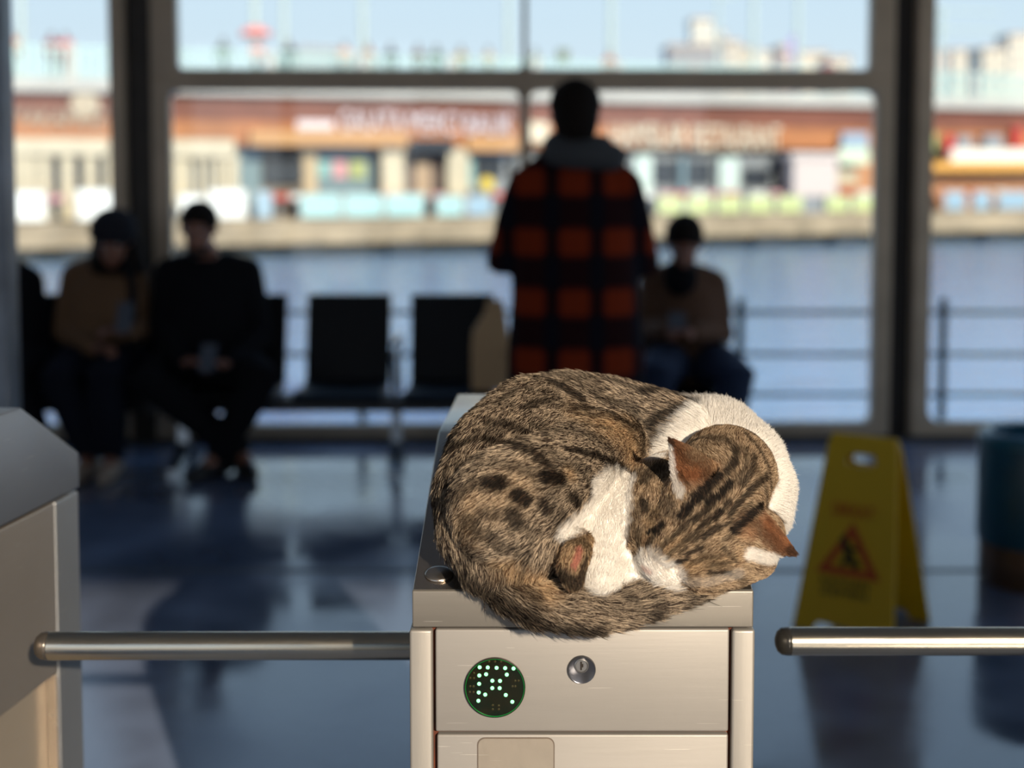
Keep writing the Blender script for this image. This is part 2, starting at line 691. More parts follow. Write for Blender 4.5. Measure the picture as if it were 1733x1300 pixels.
shop(210, 412, lw, 'cream shop front with columns behind the seated man in black')
shop(415, 650, [('awning', 425, 690, 222, 247, mat('awning_orange', (0.52, 0.27, 0.11), rough=0.7), -0.1, 0.7),
                ('wall', 415, 456, 247, 372, c_blueg, 1.5, 1.7), ('screen', 458, 522, 272, 312, M_shopdk, 1.3, 1.4),
                ('wall', 456, 524, 247, 372, cm('shop_wall_brown', .16, .12, .09), 1.6, 1.8),
                ('column', 524, 548, 250, 330, c_tan, 1.0, 1.3), ('window', 548, 648, 250, 372, c_blueg, 1.5, 1.7),
                ('panel', 552, 575, 272, 300, c_teal2, 1.3, 1.4), ('panel', 578, 602, 272, 302, c_pink, 1.3, 1.4),
                ('panel', 608, 634, 272, 302, cm('olive_panel', .38, .42, .16), 1.3, 1.4)],
     'restaurant front with orange awning and dark screen above turquoise windbreak')
shop(650, 880, [('column', 655, 692, 238, 330, M_cream, 0.6, 0.9), ('awning', 694, 768, 236, 258, M_shopdk, -0.1, 0.7),
                ('doorway', 692, 770, 258, 372, cm('doorway_brown', .13, .09, .08), 1.4, 1.6),
                ('door_post', 718, 744, 268, 330, cm('door_tan', .45, .32, .22), 1.2, 1.3),
                ('column', 766, 802, 250, 330, M_cream, 0.6, 0.9), ('window', 802, 882, 255, 372, c_gry, 1.5, 1.7),
                ('panel', 804, 820, 262, 318, c_teal2, 1.3, 1.4), ('panel', 826, 870, 268, 300, M_shopdk, 1.3, 1.4),
                ('frieze', 796, 882, 232, 256, mat('awning_orange', (1, 1, 1)), 0.3, 0.7)],
     'restaurant entrance with black awning between cream columns')
shop(895, 1340, [('wall', 895, 1340, 262, 372, c_gry, 1.5, 1.7), ('window', 1130, 1168, 272, 312, M_shopdk, 1.3, 1.4),
                 ('window', 1182, 1228, 272, 312, M_shopdk, 1.3, 1.4), ('column', 1092, 1122, 262, 330, cm('pale_aqua', .55, .65, .62), 1.0, 1.3),
                 ('column', 1236, 1270, 266, 330, cm('pale_aqua', 1, 1, 1), 1.0, 1.3), ('column', 1170, 1180, 266, 330, c_blueg, 1.0, 1.3),
                 ('window', 1285, 1330, 285, 315, M_shopdk, 1.3, 1.4), ('panel', 905, 935, 206, 240, M_sgc, 0.5, 0.7)],
     'restaurant front with dark windows behind the lime windbreaks')
shop(1415, 1560, [('panel', 1430, 1474, 224, 250, cm('blue_panel', .30, .38, .48), 0.3, 0.5), ('panel', 1426, 1476, 250, 278, cm('pale_green', .62, .70, .52), 0.3, 0.5),
                  ('wall', 1412, 1560, 262, 372, cm('orange_wall', .50, .24, .12), 1.4, 1.6), ('panel', 1418, 1476, 285, 312, M_cream, 1.2, 1.3)],
     'shop front with blue and green panels at the right end of the middle window')
shop(1570, 1800, [('awning', 1572, 1800, 274, 290, cm('awning_amber', .75, .36, .07), -0.2, 0.7), ('wall', 1560, 1800, 288, 372, cm('orange_wall', 1, 1, 1), 1.4, 1.6),
                  ('sign_panel', 1606, 1800, 252, 274, cm('white_sign', .88, .80, .70), -0.1, 0.4), ('panel', 1625, 1650, 230, 250, c_gry, 0.3, 0.6),
                  ('panel', 1670, 1702, 228, 250, c_gry, 0.3, 0.6), ('column', 1720, 1733, 215, 250, c_red, 0.3, 0.6), ('panel', 1570, 1590, 225, 255, cm('olive_panel', 1, 1, 1), 0.3, 0.6)],
     'shop front with amber awning seen through the right window')
b = bbox(bs_(1598), bs_(1613), 0.0, 0.1, bz(258, 1605), bz(228, 1605))
tag(part('flag', b, c_red), 'small red banner hanging in the right window view', 'flag')
b = bbox(bs_(1338), bs_(1412), -0.2, 0.6, bz(332, 1375), bz(263, 1375))
ko = tag(part('kiosk', b, cm('kiosk_white', .62, .52, .49)), 'large pinkish white kiosk box beside the lime windbreaks', 'kiosk')
b = bbox(bs_(1330), bs_(1416), -0.35, 0.7, bz(268, 1375), bz(258, 1375))
part('canopy', b, cm('kiosk_white', 1, 1, 1), ko)
b = bbox(bs_(1338), bs_(1412), -0.1, 0.5, QZ, bz(332, 1375))
part('base', b, c_gry, ko)
b = NB()
ball(b, Bf(bs_(822), -0.1, bz(312, 822)), 0.32)
bm_ = b
tube(b, [Bf(bs_(822), -0.1, QZ), Bf(bs_(822), -0.1, bz(312, 822))], 0.04, seg=6)
tag(part('round_lantern', b, c_yel), 'round yellow lantern on a stick beside the far entrance', 'lantern')

# windbreak panels along the quay edge
M_tq = mat('windbreak_turquoise', (0.38, 0.60, 0.61), rough=0.5)
M_lime = mat('windbreak_lime', (0.54, 0.60, 0.28), rough=0.5)
M_bl = mat('windbreak_blue', (0.30, 0.43, 0.54), rough=0.5)
M_wh = mat('windbreak_white', (0.88, 0.88, 0.86), rough=0.5)
wb = [(6, 78, M_wh, 'white', 325), (128, 192, M_wh, 'white', 322), (200, 285, M_wh, 'white', 325), (300, 345, M_wh, 'white', 330), (350, 416, M_wh, 'white', 322),
      (430, 458, M_bl, 'blue', 325), (505, 575, M_tq, 'turquoise', 330), (578, 645, M_tq, 'turquoise', 330), (648, 714, M_tq, 'turquoise', 330),
      (733, 780, M_tq, 'turquoise', 333), (784, 828, M_bl, 'blue', 332),
      (1105, 1150, M_lime, 'lime', 333), (1155, 1200, M_lime, 'lime', 333), (1206, 1250, M_lime, 'lime', 333), (1256, 1302, M_lime, 'lime', 333),
      (1308, 1352, M_lime, 'lime', 333), (1390, 1430, M_lime, 'lime', 333), (1434, 1474, M_lime, 'lime', 333),
      (1590, 1625, M_bl, 'blue', 325), (1638, 1668, M_bl, 'blue', 325), (1680, 1733, M_bl, 'blue', 325)]
ordw = ['first', 'second', 'third', 'fourth', 'fifth', 'sixth', 'seventh']
cnt = {}
where = {'white': 'in the left windows', 'turquoise': 'on the far quay', 'lime': 'right of the standing person', 'blue': 'on the far quay'}
tot = {'white': 5, 'turquoise': 4, 'lime': 7, 'blue': 5}
for (a, c, m, nm, yt) in wb:
    s0, s1 = bs_(a), bs_(c)
    k = cnt.get(nm, 0)
    cnt[nm] = k + 1
    root = thing('windbreak', Bf((s0 + s1) / 2, -0.3, QZ), '%s windbreak panel %s, %s from the left' % (nm, where[nm], ordw[k]),
                 'windbreak', 'windbreak panels along the far quay')
    zt = bz(yt, (a + c) / 2)
    part('panel', bbox(s0, s1, -0.32, -0.27, QZ + 0.08, zt), m, root)
    for s in (s0, s1 - 0.06):
        part('post', bbox(s, s + 0.06, -0.34, -0.25, QZ, zt + 0.05), M_white, root)
    part('top_rail', bbox(s0, s1, -0.34, -0.25, zt, zt + 0.05), M_white, root)

# cafe tables with coloured cloths behind the windbreaks
tabn = {}
tcols = [('pink', c_pink), ('red', c_red), ('white', M_wh), ('blue', c_teal2)]
for i, px in enumerate((95, 478, 508, 536, 566, 600, 640, 668, 715, 748, 850, 1100, 1135, 1160, 1190, 1215, 1245, 1290, 1320, 1440, 1470, 1610, 1655, 1700)):
    s = bs_(px)
    c_n, c_m = tcols[(i * 7) % 3]
    wh_ = 'below the ' + ('left window frieze' if px < 200 else 'orange awning' if px < 650 else 'black awning' if px < 900 else 'cream letters' if px < 1400 else 'amber awning')
    key = (c_n, wh_)
    tabn[key] = tabn.get(key, 0) + 1
    rt = thing('cafe_table', Bf(s, 0.45, QZ), '%s clothed cafe table, %s of its colour %s' % (c_n, ordw[tabn[key] - 1], wh_),
               'table', 'cafe tables on the far quay')
    b = NB()
    lathe(b, [(0.30, 0.72), (0.33, 0.74), (0.33, 0.92), (0.30, 0.95)], (0, 0, 0), 'z', 12)
    for v in b.verts:
        v.co = Bf(s + v.co.x, 0.45 + v.co.y, QZ + v.co.z)
    part('tabletop', b, c_m, rt)
    b = NB()
    tube(b, [Bf(s, 0.45, QZ), Bf(s, 0.45, QZ + 0.75)], 0.05, seg=6)
    part('leg', b, c_gry, rt)

# street lamps and catenary poles on the bridge
for (px, h, r, dsc) in ((52, 9, .13, 'in the left window'), (470, 9, .17, 'left of its twin'), (522, 9, .13, 'right of its twin'), (662, 9, .15, 'in the middle of the upper left pane'),
                   (920, 9, .14, 'just right of the upper mullion'), (1102, 9, .17, 'left of the far square building'), (1290, 5.2, .10, 'behind the beige houses'),
                   (1352, 9, .15, 'in the upper right pane'), (1430, 8, .15, 'near the right frame')):
    s = bs_(px)
    o = thing('bridge_pole', Bf(s, 4, 4.76), 'tall pale grey green pole on the bridge ' + dsc, 'pole', 'poles on the bridge')
    b = NB()
    tube(b, [Bf(s, 4, 4.76), Bf(s, 4, 4.76 + h)], [r, r * 0.7], seg=8)
    part('shaft', b, M_pole, o)
    b = NB()
    tube(b, [Bf(s, 4, 4.76 + h - 0.8), Bf(s + 0.9, 4, 4.76 + h - 0.6)], 0.05, seg=6)
    part('arm', b, M_pole, o)
o = thing('gantry', Bf(bs_(1660), 4, 4.76), 'thin grey overhead gantry with two legs against the sky in the right window', 'gantry')
for px in (1640, 1680):
    b = NB(); tube(b, [Bf(bs_(px), 4, 4.76), Bf(bs_(px), 4, 9.3)], .13, seg=8); part('leg', b, M_pole, o)
for dz in (0, 0.9):
    b = NB(); tube(b, [Bf(bs_(1590) + (bs_(1780) - bs_(1590)) * i / 10, 4, 4.76 + 3.5 + dz) for i in range(11)], 0.06, seg=5); part('crossbar', b, M_pole, o)
o = thing('road_sign', Bf(bs_(1000), 3, 4.76), 'small dark sign on a pole in the upper right pane, against the sky', 'sign')
b = NB(); tube(b, [Bf(bs_(1000), 3, 4.76), Bf(bs_(1000), 3, 6.6)], 0.05, seg=6); part('post', b, M_pole, o)
b = bbox(bs_(1000) - .25, bs_(1000) + .25, 2.9, 3.0, 6.0, 6.6); part('panel', b, mat('sign_olive', (0.16, 0.19, 0.13)), o)

# parked / passing vehicle on the bridge
o = thing('car', Bf(bs_(578), 2.7, 4.76), 'grey car passing on the bridge behind the balustrade', 'car')
s = bs_(578)
b = NB()
prism(b, [Bf(s - 2.1, 1.9, 5.1), Bf(s + 2.1, 1.9, 5.1), Bf(s + 2.1, 1.9, 5.7), Bf(s + 1.3, 1.9, 5.8), Bf(s + .8, 1.9, 6.3), Bf(s - 1.0, 1.9, 6.35), Bf(s - 1.9, 1.9, 5.8), Bf(s - 2.1, 1.9, 5.7)], -BN * 1.6)
part('body', b, cm('car_grey', .30, .32, .36, .3), o)
for dx in (-1.3, 1.3):
    for tt in (1.95, 3.4):
        b = NB(); lathe(b, [(0.33, -0.1), (0.33, 0.1)], (0, 0, 0), 'y', 14)
        for v in b.verts:
            v.co = Bf(s + dx + v.co.x, tt + v.co.y, 5.09 + v.co.z)
        part('wheel', b, M_shopdk, o)

# ------------------------------------------------------------------ the city beyond
M_hill = mat('hill_mix', (0.30, 0.34, 0.33), rough=0.9, var=0.3, vscale=0.02)
b = NB()
hp = [(-400, -3), (-250, 4), (-60, 2), (40, 3), (90, 14), (160, 20), (260, 28), (420, 20), (420, -8), (-400, -8)]
prism(b, [(x, 490, z) for x, z in hp], (0, 160, 0))
struct('far_shore', b, M_hill)
M_house = [cm('house_beige', .66, .56, .43), cm('house_sand', .70, .60, .48), cm('house_cream', .72, .66, .56), cm('house_rose', .58, .44, .38)]
M_win = cm('house_windows', .22, .22, .24)
hs = [(1132, 1226, 80, 300, cm('house_greybrown', .33, .31, .31), 'wide grey brown building with flat roof right of the middle lamp pole'),
      (1172, 1206, 34, 312, M_house[2], 'pale beige stepped tower rising behind the grey brown building'),
      (1204, 1228, 56, 312, M_house[2], 'lower shoulder of the beige tower'),
      (1228, 1252, 72, 300, M_house[1], 'narrow sand coloured house touching the grey brown building'),
      (1254, 1280, 82, 300, M_house[0], 'beige house left of the thin pole'),
      (1282, 1318, 88, 300, M_house[2], 'cream house between the thin pole and violet banner'),
      (1320, 1345, 80, 305, M_house[3], 'rose house behind the violet banner'),
      (1348, 1400, 90, 300, M_house[1], 'broad sand coloured house near the right frame'),
      (1402, 1440, 100, 300, M_house[0], 'low beige house nearest the right frame of the middle window'),
      (1560, 1604, 88, 300, M_house[3], 'rose house at the left edge of the right window'),
      (1614, 1662, 86, 300, M_house[1], 'sand coloured house in the middle of the right window'),
      (1664, 1706, 84, 305, M_house[0], 'beige house under the gantry in the right window'),
      (1710, 1760, 60, 300, M_house[1], 'tallest sand coloured house at the right edge of the photo')]
for bi_, (a, c, yt, D, m, lab) in enumerate(hs):
    D = 290 + ((bi_ * 5) % 13) * 14 if bi_ not in (0,) else 285
    p0, p1 = P(a, yt, D), P(c, yt, D)
    root = thing('building', (0.5 * (p0.x + p1.x), D, -2), lab, 'building', 'buildings on the far shore')
    b = NB(); box(b, p0.x, p1.x, D, D + 12, -2, p0.z); part('walls', b, m, root)
    b = NB(); box(b, p0.x - .3, p1.x + .3, D - .3, D + 12.3, p0.z, p0.z + .6); part('roof', b, cm('roof_brown', .42, .30, .24), root)
    n_ = max(2, int((p1.x - p0.x) / 2.6))
    z = p0.z - 2.4
    while z > p0.z - 9:
        for i in range(n_):
            x = p0.x + (p1.x - p0.x) * (i + .5) / n_
            b = NB(); box(b, x - .5, x + .5, D - .08, D + .02, z, z + 1.3); part('window', b, M_win, root)
        z -= 3.2
b = NB()
p0 = P(1345, 60, 120)
box(b, p0.x - .5, p0.x + .5, 120, 120.1, P(1345, 92, 120).z, P(1345, 62, 120).z)
tube(b, [(p0.x, 120.05, WZ), (p0.x, 120.05, P(1345, 58, 120).z)], 0.12, seg=6)
tag(part('banner', b, cm('violet_banner', .40, .34, .60)), 'small violet banner on a mast in front of the beige houses', 'banner')

# ------------------------------------------------------------------ waiting bench
M_seat = mat('seat_black', (0.006, 0.006, 0.007), rough=0.5, spec=0.25)
M_chrome = mat('bench_steel', (0.42, 0.44, 0.46), rough=0.25, metal=1.0)
M_blk = mat('bench_black_metal', (0.02, 0.02, 0.022), rough=0.35)
PITCHX = 0.5215
x_first = P(515, 600, 7.0).x
bench = thing('waiting_bench', (x_first, 7.0, 0), 'long black beam mounted waiting bench standing in front of the windows', 'bench')
Z_SEAT = 0.40
for i in range(-4, 5):
    x0 = x_first + i * PITCHX
    if i > 3:
        break
    b = NB()
    prof = [(6.58, Z_SEAT - .055), (6.56, Z_SEAT - .02), (6.60, Z_SEAT), (6.98, Z_SEAT - .02), (7.02, Z_SEAT + .01), (7.02, Z_SEAT - .06)]
    prism(b, [(x0, y, z) for y, z in prof], (0.42, 0, 0))
    part('seat', b, M_seat, bench, bevel=0.008)
    b = NB()
    prof = [(7.02, Z_SEAT - .02), (7.14, 0.815), (7.165, 0.81), (7.06, Z_SEAT - .03)]
    prism(b, [(x0, y, z) for y, z in prof], (0.42, 0, 0))
    part('backrest', b, M_seat, bench, bevel=0.008)
    if i in (-4, -2, 0, 1, 3):
        b = NB()
        xa = x0 + 0.47
        tube(b, [(xa, 7.05, .34), (xa, 7.10, .60), (xa, 7.04, .62), (xa, 6.68, .62), (xa, 6.64, .585), (xa, 6.72, .34)], 0.014, seg=8)
        part('armrest', b, M_chrome if i in (0, 3) else M_blk, bench, smooth=True)
b = NB()
box(b, x_first - 4 * PITCHX - .05, x_first + 3.9 * PITCHX, 6.80, 6.88, .27, .34)
part('beam', b, M_blk, bench, bevel=0.005)
for xl in (x_first - 3.10 * PITCHX, x_first - 1.08 * PITCHX, x_first + .90 * PITCHX, x_first + 2.9 * PITCHX):
    b = NB()
    box(b, xl - .025, xl + .025, 6.815, 6.865, .10, .27)
    prism(b, [(xl - .025, 6.60, 0), (xl - .025, 6.60, .03), (xl - .025, 6.81, .12), (xl - .025, 6.87, .12), (xl - .025, 7.10, .03), (xl - .025, 7.10, 0),
              (xl - .025, 7.04, 0), (xl - .025, 6.84, .07), (xl - .025, 6.66, 0)], (.05, 0, 0))
    part('leg', b, M_chrome, bench)

# ------------------------------------------------------------------ people
M_skin = mat('skin', (0.30, 0.13, 0.08), rough=0.5)
M_hair = mat('hair_dark', (0.014, 0.010, 0.008), rough=0.85, spec=0.15)
M_eye = mat('eye_white', (0.5, 0.5, 0.48), rough=0.2)


def loft(bm, secs, R, U, seg=20):
    """closed skin through ellipses (centre, half width along R, half depth along U)"""
    rings = []
    R, U = Vector(R), Vector(U)
    for c, rx, ry in secs:
        rings.append([bm.verts.new(Vector(c) + R * rx * math.cos(2 * math.pi * k / seg) + U * ry * math.sin(2 * math.pi * k / seg)) for k in range(seg)])
    for i in range(len(rings) - 1):
        for k in range(seg):
            bm.faces.new((rings[i][k], rings[i][(k + 1) % seg], rings[i + 1][(k + 1) % seg], rings[i + 1][k]))
    bm.faces.new(rings[0][::-1])
    bm.faces.new(rings[-1])


def hand(bm, wr, d, up, thumb, curl=0.5, s=1.0):
    """palm, four unequal fingers bent towards -up, thumb from the side of the palm"""
    d = Vector(d).normalized()
    side = d.cross(Vector(up)).normalized()
    up = side.cross(d).normalized()
    side = side * thumb
    pc = Vector(wr) + d * .05 * s
    M = Matrix((d, side, up)).transposed()
    ball(bm, pc, (.052 * s, .041 * s, .017 * s), 2, M)
    tube(bm, [Vector(wr) - d * .01, Vector(wr) + d * .03], [.026 * s, .024 * s], caps='round', seg=10)
    for i, L in enumerate((.070, .078, .073, .058)):
        o = pc + d * .038 * s + side * (.030 - .020 * i) * s
        p = [o]
        a = 0
        for k in range(3):
            a += curl * (0.5 + .25 * k)
            p.append(p[-1] + (d * math.cos(a) - up * math.sin(a)) * L * s * (.42, .33, .25)[k])
        tube(bm, p, [.0092 * s, .0088 * s, .0082 * s, .0070 * s], caps='round', seg=8)
    o = pc - d * .02 * s + side * .034 * s
    tube(bm, [o, o + (d * .6 + side * .7).normalized() * .034 * s, o + (d * .8 + side * .45 - up * .25).normalized() * .062 * s], [.012 * s, .010 * s, .0085 * s], caps='round', seg=8)


def head(bm, c, F, Up, s=1.0):
    F = Vector(F).normalized()
    R = F.cross(Vector(Up)).normalized()
    Up = R.cross(F).normalized()
    M = Matrix((R, F, Up)).transposed()
    c = Vector(c)

    def at(r, f, u):
        return c + (R * r + F * f + Up * u) * s
    ball(bm, at(0, -.012, .022), (.076 * s, .094 * s, .090 * s), 3, M)
    ball(bm, at(0, .030, -.045), (.056 * s, .058 * s, .066 * s), 2, M)
    ball(bm, at(0, .062, -.085), (.026 * s, .022 * s, .022 * s), 2, M)        # chin
    tube(bm, [at(0, .082, .012), at(0, .102, -.022), at(0, .094, -.034)], [.009 * s, .014 * s, .010 * s], caps='round', seg=8)
    ball(bm, at(0, .086, -.058), (.024 * s, .010 * s, .006 * s), 1, M)
    ball(bm, at(0, .085, -.068), (.020 * s, .010 * s, .006 * s), 1, M)
    for sgn in (-1, 1):
        ball(bm, at(sgn * .030, .070, .026), (.022 * s, .014 * s, .006 * s), 1, M)   # brow
        ball(bm, at(sgn * .078, -.005, -.005), (.008 * s, .018 * s, .030 * s), 1, M)  # ear
    return at, M


def person(label, pos, J, F, Fh, torso, arms, legs, coat, trousers, shoes, hair=None, extra=None, group=None, hands=True, vox=0.009, curl=.7):
    root = thing('person', pos, label, 'person', group)
    F = Vector(F).normalized()
    R = F.cross(Vector((0, 0, 1))).normalized()
    b = NB()
    loft(b, [(c, rx * .86, ry * .86) for c, rx, ry in torso], R, F)
    tube(b, [J['neck'] - Vector((0, 0, .05)), J['neck'] + Vector((0, 0, .05)), J['head'] - Vector((0, 0, .04))], [.06, .053, .052], caps='round')
    at, M = head(b, J['head'], Fh, J.get('hup', (0, 0, 1)), J.get('hs', 1.08))
    for a in arms:
        tube(b, a['p'], [.05, .040, .027], caps='round')
        tube(b, [a['p'][0], (Vector(a['p'][0]) + J['neck']) / 2], [.05, .05], caps='round')
        if hands:
            hand(b, a['p'][2], a['d'], a['up'], a['th'], curl)
    for l in legs:
        tube(b, l[:3], [.082, .056, .040], caps='round')
        tube(b, [l[2], l[3]], [.038, .030], caps='round')
    fb = fuse(b, vox, 3)
    part('body', fb, M_skin, root, smooth='all')
    if hair:
        b = NB()
        m_h, lo = hair
        q_ = J.get('hair', 1.1)
        ball(b, at(0, -.022, .036), (.084 * q_, .098 * q_, .086 * q_), 3, M)
        if lo:
            ball(b, at(0, -.055, -.02), (.084, .080, .11), 3, M)
        part('hair', b, m_h, root, smooth='all')
    for sgn in (-1, 1):
        b = NB()
        ball(b, at(sgn * .030, .071, .010), .011, 1)
        part('eye', b, M_eye, root, smooth='all')
    # coat
    b = NB()
    loft(b, torso, R, F)
    for a in arms:
        p = [Vector(x) for x in a['p']]
        cuff = p[2] + (p[1] - p[2]).normalized() * .015
        tube(b, [p[0], p[0].lerp(p[1], .5), p[1], cuff], [.080, .074, .066, .048], caps='round')
        tube(b, [p[0], (p[0] + J['neck']) / 2], [.078, .075], caps='round')
    part('jacket', fuse(b, .013, 4), coat, root, smooth='all')
    b = NB()
    for l in legs:
        l = [Vector(x) for x in l]
        tube(b, [l[0], l[0].lerp(l[1], .5), l[1], l[1].lerp(l[2], .5), l[2] + (l[1] - l[2]).normalized() * .03], [.125, .112, .094, .082, .068], caps='round')
    tube(b, [legs[0][0], legs[1][0]], [.12, .12], caps='round')
    part('trousers', fuse(b, .013, 3), trousers, root, smooth='all')
    for l in legs:
        l = [Vector(x) for x in l]
        b = NB()
        d = (l[3] - l[2])
        d.z = 0
        d.normalize()
        heel = Vector((l[2].x, l[2].y, .04)) - d * .05
        if 'shoe_lift' in J:
            heel.z += J['shoe_lift']
        tube(b, [heel, heel + d * .10, heel + d * .19 + Vector((0, 0, -.005)), heel + d * .25 + Vector((0, 0, -.010))], [.040, .044, .046, .030], caps='round')
        tube(b, [heel + d * .04, l[2] + Vector((0, 0, .02))], [.042, .046], caps='round')
        part('shoe', fuse(b, .008, 2), shoes, root, smooth='all')
    if extra:
        extra(root, at, M, R, F)
    return root


# --- the standing person in the plaid coat, seen from behind
DS = 5.35
plaid = bpy.data.materials.new('plaid_wool')
plaid.use_nodes = True
MATS['plaid_wool'] = plaid
t = plaid.node_tree
bs = t.nodes['Principled BSDF']
bs.inputs['Roughness'].default_value = 0.9
bs.inputs['Specular IOR Level'].default_value = 0.1
tcn = t.nodes.new('ShaderNodeTexCoord')
sp = t.nodes.new('ShaderNodeSeparateXYZ')
t.links.new(tcn.outputs['Object'], sp.inputs[0])


def band(out, freq, ph, lo, hi):
    a = t.nodes.new('ShaderNodeMath'); a.operation = 'MULTIPLY_ADD'; a.inputs[1].default_value = freq; a.inputs[2].default_value = ph
    t.links.new(out, a.inputs[0])
    f = t.nodes.new('ShaderNodeMath'); f.operation = 'PINGPONG'; f.inputs[1].default_value = 0.5
    t.links.new(a.outputs[0], f.inputs[0])
    m = t.nodes.new('ShaderNodeMapRange'); m.inputs['From Min'].default_value = lo; m.inputs['From Max'].default_value = hi
    t.links.new(f.outputs[0], m.inputs[0])
    return m.outputs[0]


zx = P(896, 500, DS).x
zz = P(900, 507, DS).z
bx_ = band(sp.outputs['X'], 1 / .165, 0.5 - (zx - P(975, 500, DS).x) / .165, 0.10, 0.24)
bz_ = band(sp.outputs['Z'], 1 / .222, 0.5 - zz / .222, 0.22, 0.34)
mu = t.nodes.new('ShaderNodeMath'); mu.operation = 'MULTIPLY'
t.links.new(bx_, mu.inputs[0]); t.links.new(bz_, mu.inputs[1])
ad = t.nodes.new('ShaderNodeMath'); ad.operation = 'ADD'
t.links.new(bx_, ad.inputs[0]); t.links.new(bz_, ad.inputs[1])
mxr = t.nodes.new('ShaderNodeValToRGB')
mxr.color_ramp.elements[0].color = (0.008, 0.008, 0.014, 1)
mxr.color_ramp.elements[1].color = (0.24, 0.030, 0.008, 1)
e2 = mxr.color_ramp.elements.new(0.5); e2.color = (0.022, 0.006, 0.007, 1)
hf = t.nodes.new('ShaderNodeMath'); hf.operation = 'MULTIPLY'; hf.inputs[1].default_value = 0.5
t.links.new(ad.outputs[0], hf.inputs[0])
t.links.new(hf.outputs[0], mxr.inputs[0])
t.links.new(mxr.outputs[0], bs.inputs['Base Color'])


def V(*a):
    return Vector(a)


def s_extra(root, at, M, R, F):
    b = NB()
    q = P(985, 262, DS)
    ball(b, q + V(0, -.06, 0), (.150, .10, .065), 3)
    ball(b, q + V(-.045, -.02, .035), (.105, .10, .065), 3)
    ball(b, q + V(.085, -.05, -.01), (.085, .09, .058), 3)
    tube(b, [q + V(-.10, .10, .03), q + V(0, .13, .03), q + V(.08, .10, .03)], [.05, .05, .05], caps='round')
    tag(part('hood', fuse(b, .012, 4), mat('hood_grey', (0.07, 0.073, 0.076), rough=0.95), root, smooth='all'), 'grey sweatshirt hood over the collar')


c0 = P(975, 300, DS)
hd = P(973, 196, DS)
J = dict(neck=V(c0.x, DS, P(0, 255, DS).z), head=hd, hs=1.1, hair=1.16)
tor = [(P(975, 668, DS), .265, .175), (P(975, 600, DS), .262, .17), (P(974, 500, DS), .242, .16), (P(972, 420, DS), .238, .15), (P(972, 350, DS), .232, .14),
       (P(974, 300, DS), .185, .12), (P(976, 268, DS), .10, .085)]
shz = P(0, 318, DS).z
sl, sr = V(P(893, 0, DS).x, DS, shz), V(P(1055, 0, DS).x, DS, shz)
el, er = P(848, 440, DS) + V(0, .04, 0), P(1092, 445, DS) + V(0, .04, 0)
wl, wr_ = V(c0.x - .12, DS + .27, P(0, 470, DS).z + .03), V(c0.x + .12, DS + .27, P(0, 470, DS).z + .05)
arms = [dict(p=[sl, el, wl], d=(.8, .5, .2), up=(0, .5, .9), th=-1), dict(p=[sr, er, wr_], d=(-.8, .5, .2), up=(0, .5, .9), th=-1)]
hz = .92
legs = [[V(c0.x - .10, DS, hz), V(c0.x - .12, DS + .03, .50), V(c0.x - .13, DS, .09), V(c0.x - .15, DS + .14, .03)],
        [V(c0.x + .10, DS, hz), V(c0.x + .12, DS + .03, .50), V(c0.x + .13, DS, .09), V(c0.x + .16, DS + .14, .03)]]
person('person standing with back turned in a long red and black plaid coat with grey hood', (c0.x, DS, 0), J, (0, 1, 0), (0, 1, -.05), tor, arms, legs, plaid,
       mat('trousers_black', (0.015, 0.015, 0.018), rough=0.9), mat('shoes_black', (0.015, 0.015, 0.015), rough=0.5), hair=(M_hair, True), extra=s_extra)

# --- seated man in black
DM = 6.85


def seated(label, hx, headp, shl, shr, ell, elr, wl, wr, kl, kr, al, ar, tl, tr, coat, trs, sho, hair, Fh, extra=None, torsow=.20, D=6.9, hl=(.7, -.5, .1), hr=(-.7, -.5, .1), neckdz=-.15, skin=None):
    hp = V(hx, D + .02, .50)
    nk = V((shl.x + shr.x) / 2, D - .02, (shl.z + shr.z) / 2 + .06)
    J = dict(neck=nk, head=headp)
    mid = hp.lerp(nk, .5)
    tor = [(hp + V(0, 0, -.10), torsow * .95, .15), (hp + V(0, -.02, .02), torsow, .16), (mid + V(0, -.03, 0), torsow * .98, .145), (hp.lerp(nk, .8), torsow * 1.0, .13),
           (nk + V(0, 0, -.05), torsow * .75, .10), (nk + V(0, 0, .01), .08, .075)]
    arms = [dict(p=[shl, ell, wl], d=hl, up=(0, 0, 1), th=1), dict(p=[shr, elr, wr], d=hr, up=(0, 0, 1), th=-1)]
    legs = [[hp + V(-.09, -.05, 0), kl, al, tl], [hp + V(.09, -.05, 0), kr, ar, tr]]
    return person(label, (hx, D, 0), J, (0, -1, 0), Fh, tor, arms, legs, coat, trs, sho, hair=hair, extra=extra)


M_black = mat('cloth_black', (0.010, 0.010, 0.012), rough=0.95, spec=0.1)
M_beard = mat('beard_dark', (0.02, 0.014, 0.010), rough=0.8)
M_phone = mat('phone_glass', (0.10, 0.11, 0.13), rough=0.15)


def phone(px, py, D, label, tilt=.5, w=.075, h=.15):
    c = P(px, py, D)
    b = NB()
    box(b, -w / 2, w / 2, -.004, .004, -h / 2, h / 2)
    R_ = Matrix.Rotation(tilt, 3, 'X')
    for v in b.verts:
        v.co = c + R_ @ v.co
    return tag(part('phone', b, M_phone, bevel=.002), label, 'phone')


def beard(root, at, M, R, F):
    b = NB()
    ball(b, at(0, .045, -.075), (.056, .052, .045), 2, M)
    part('beard', b, M_beard, root, smooth='all')


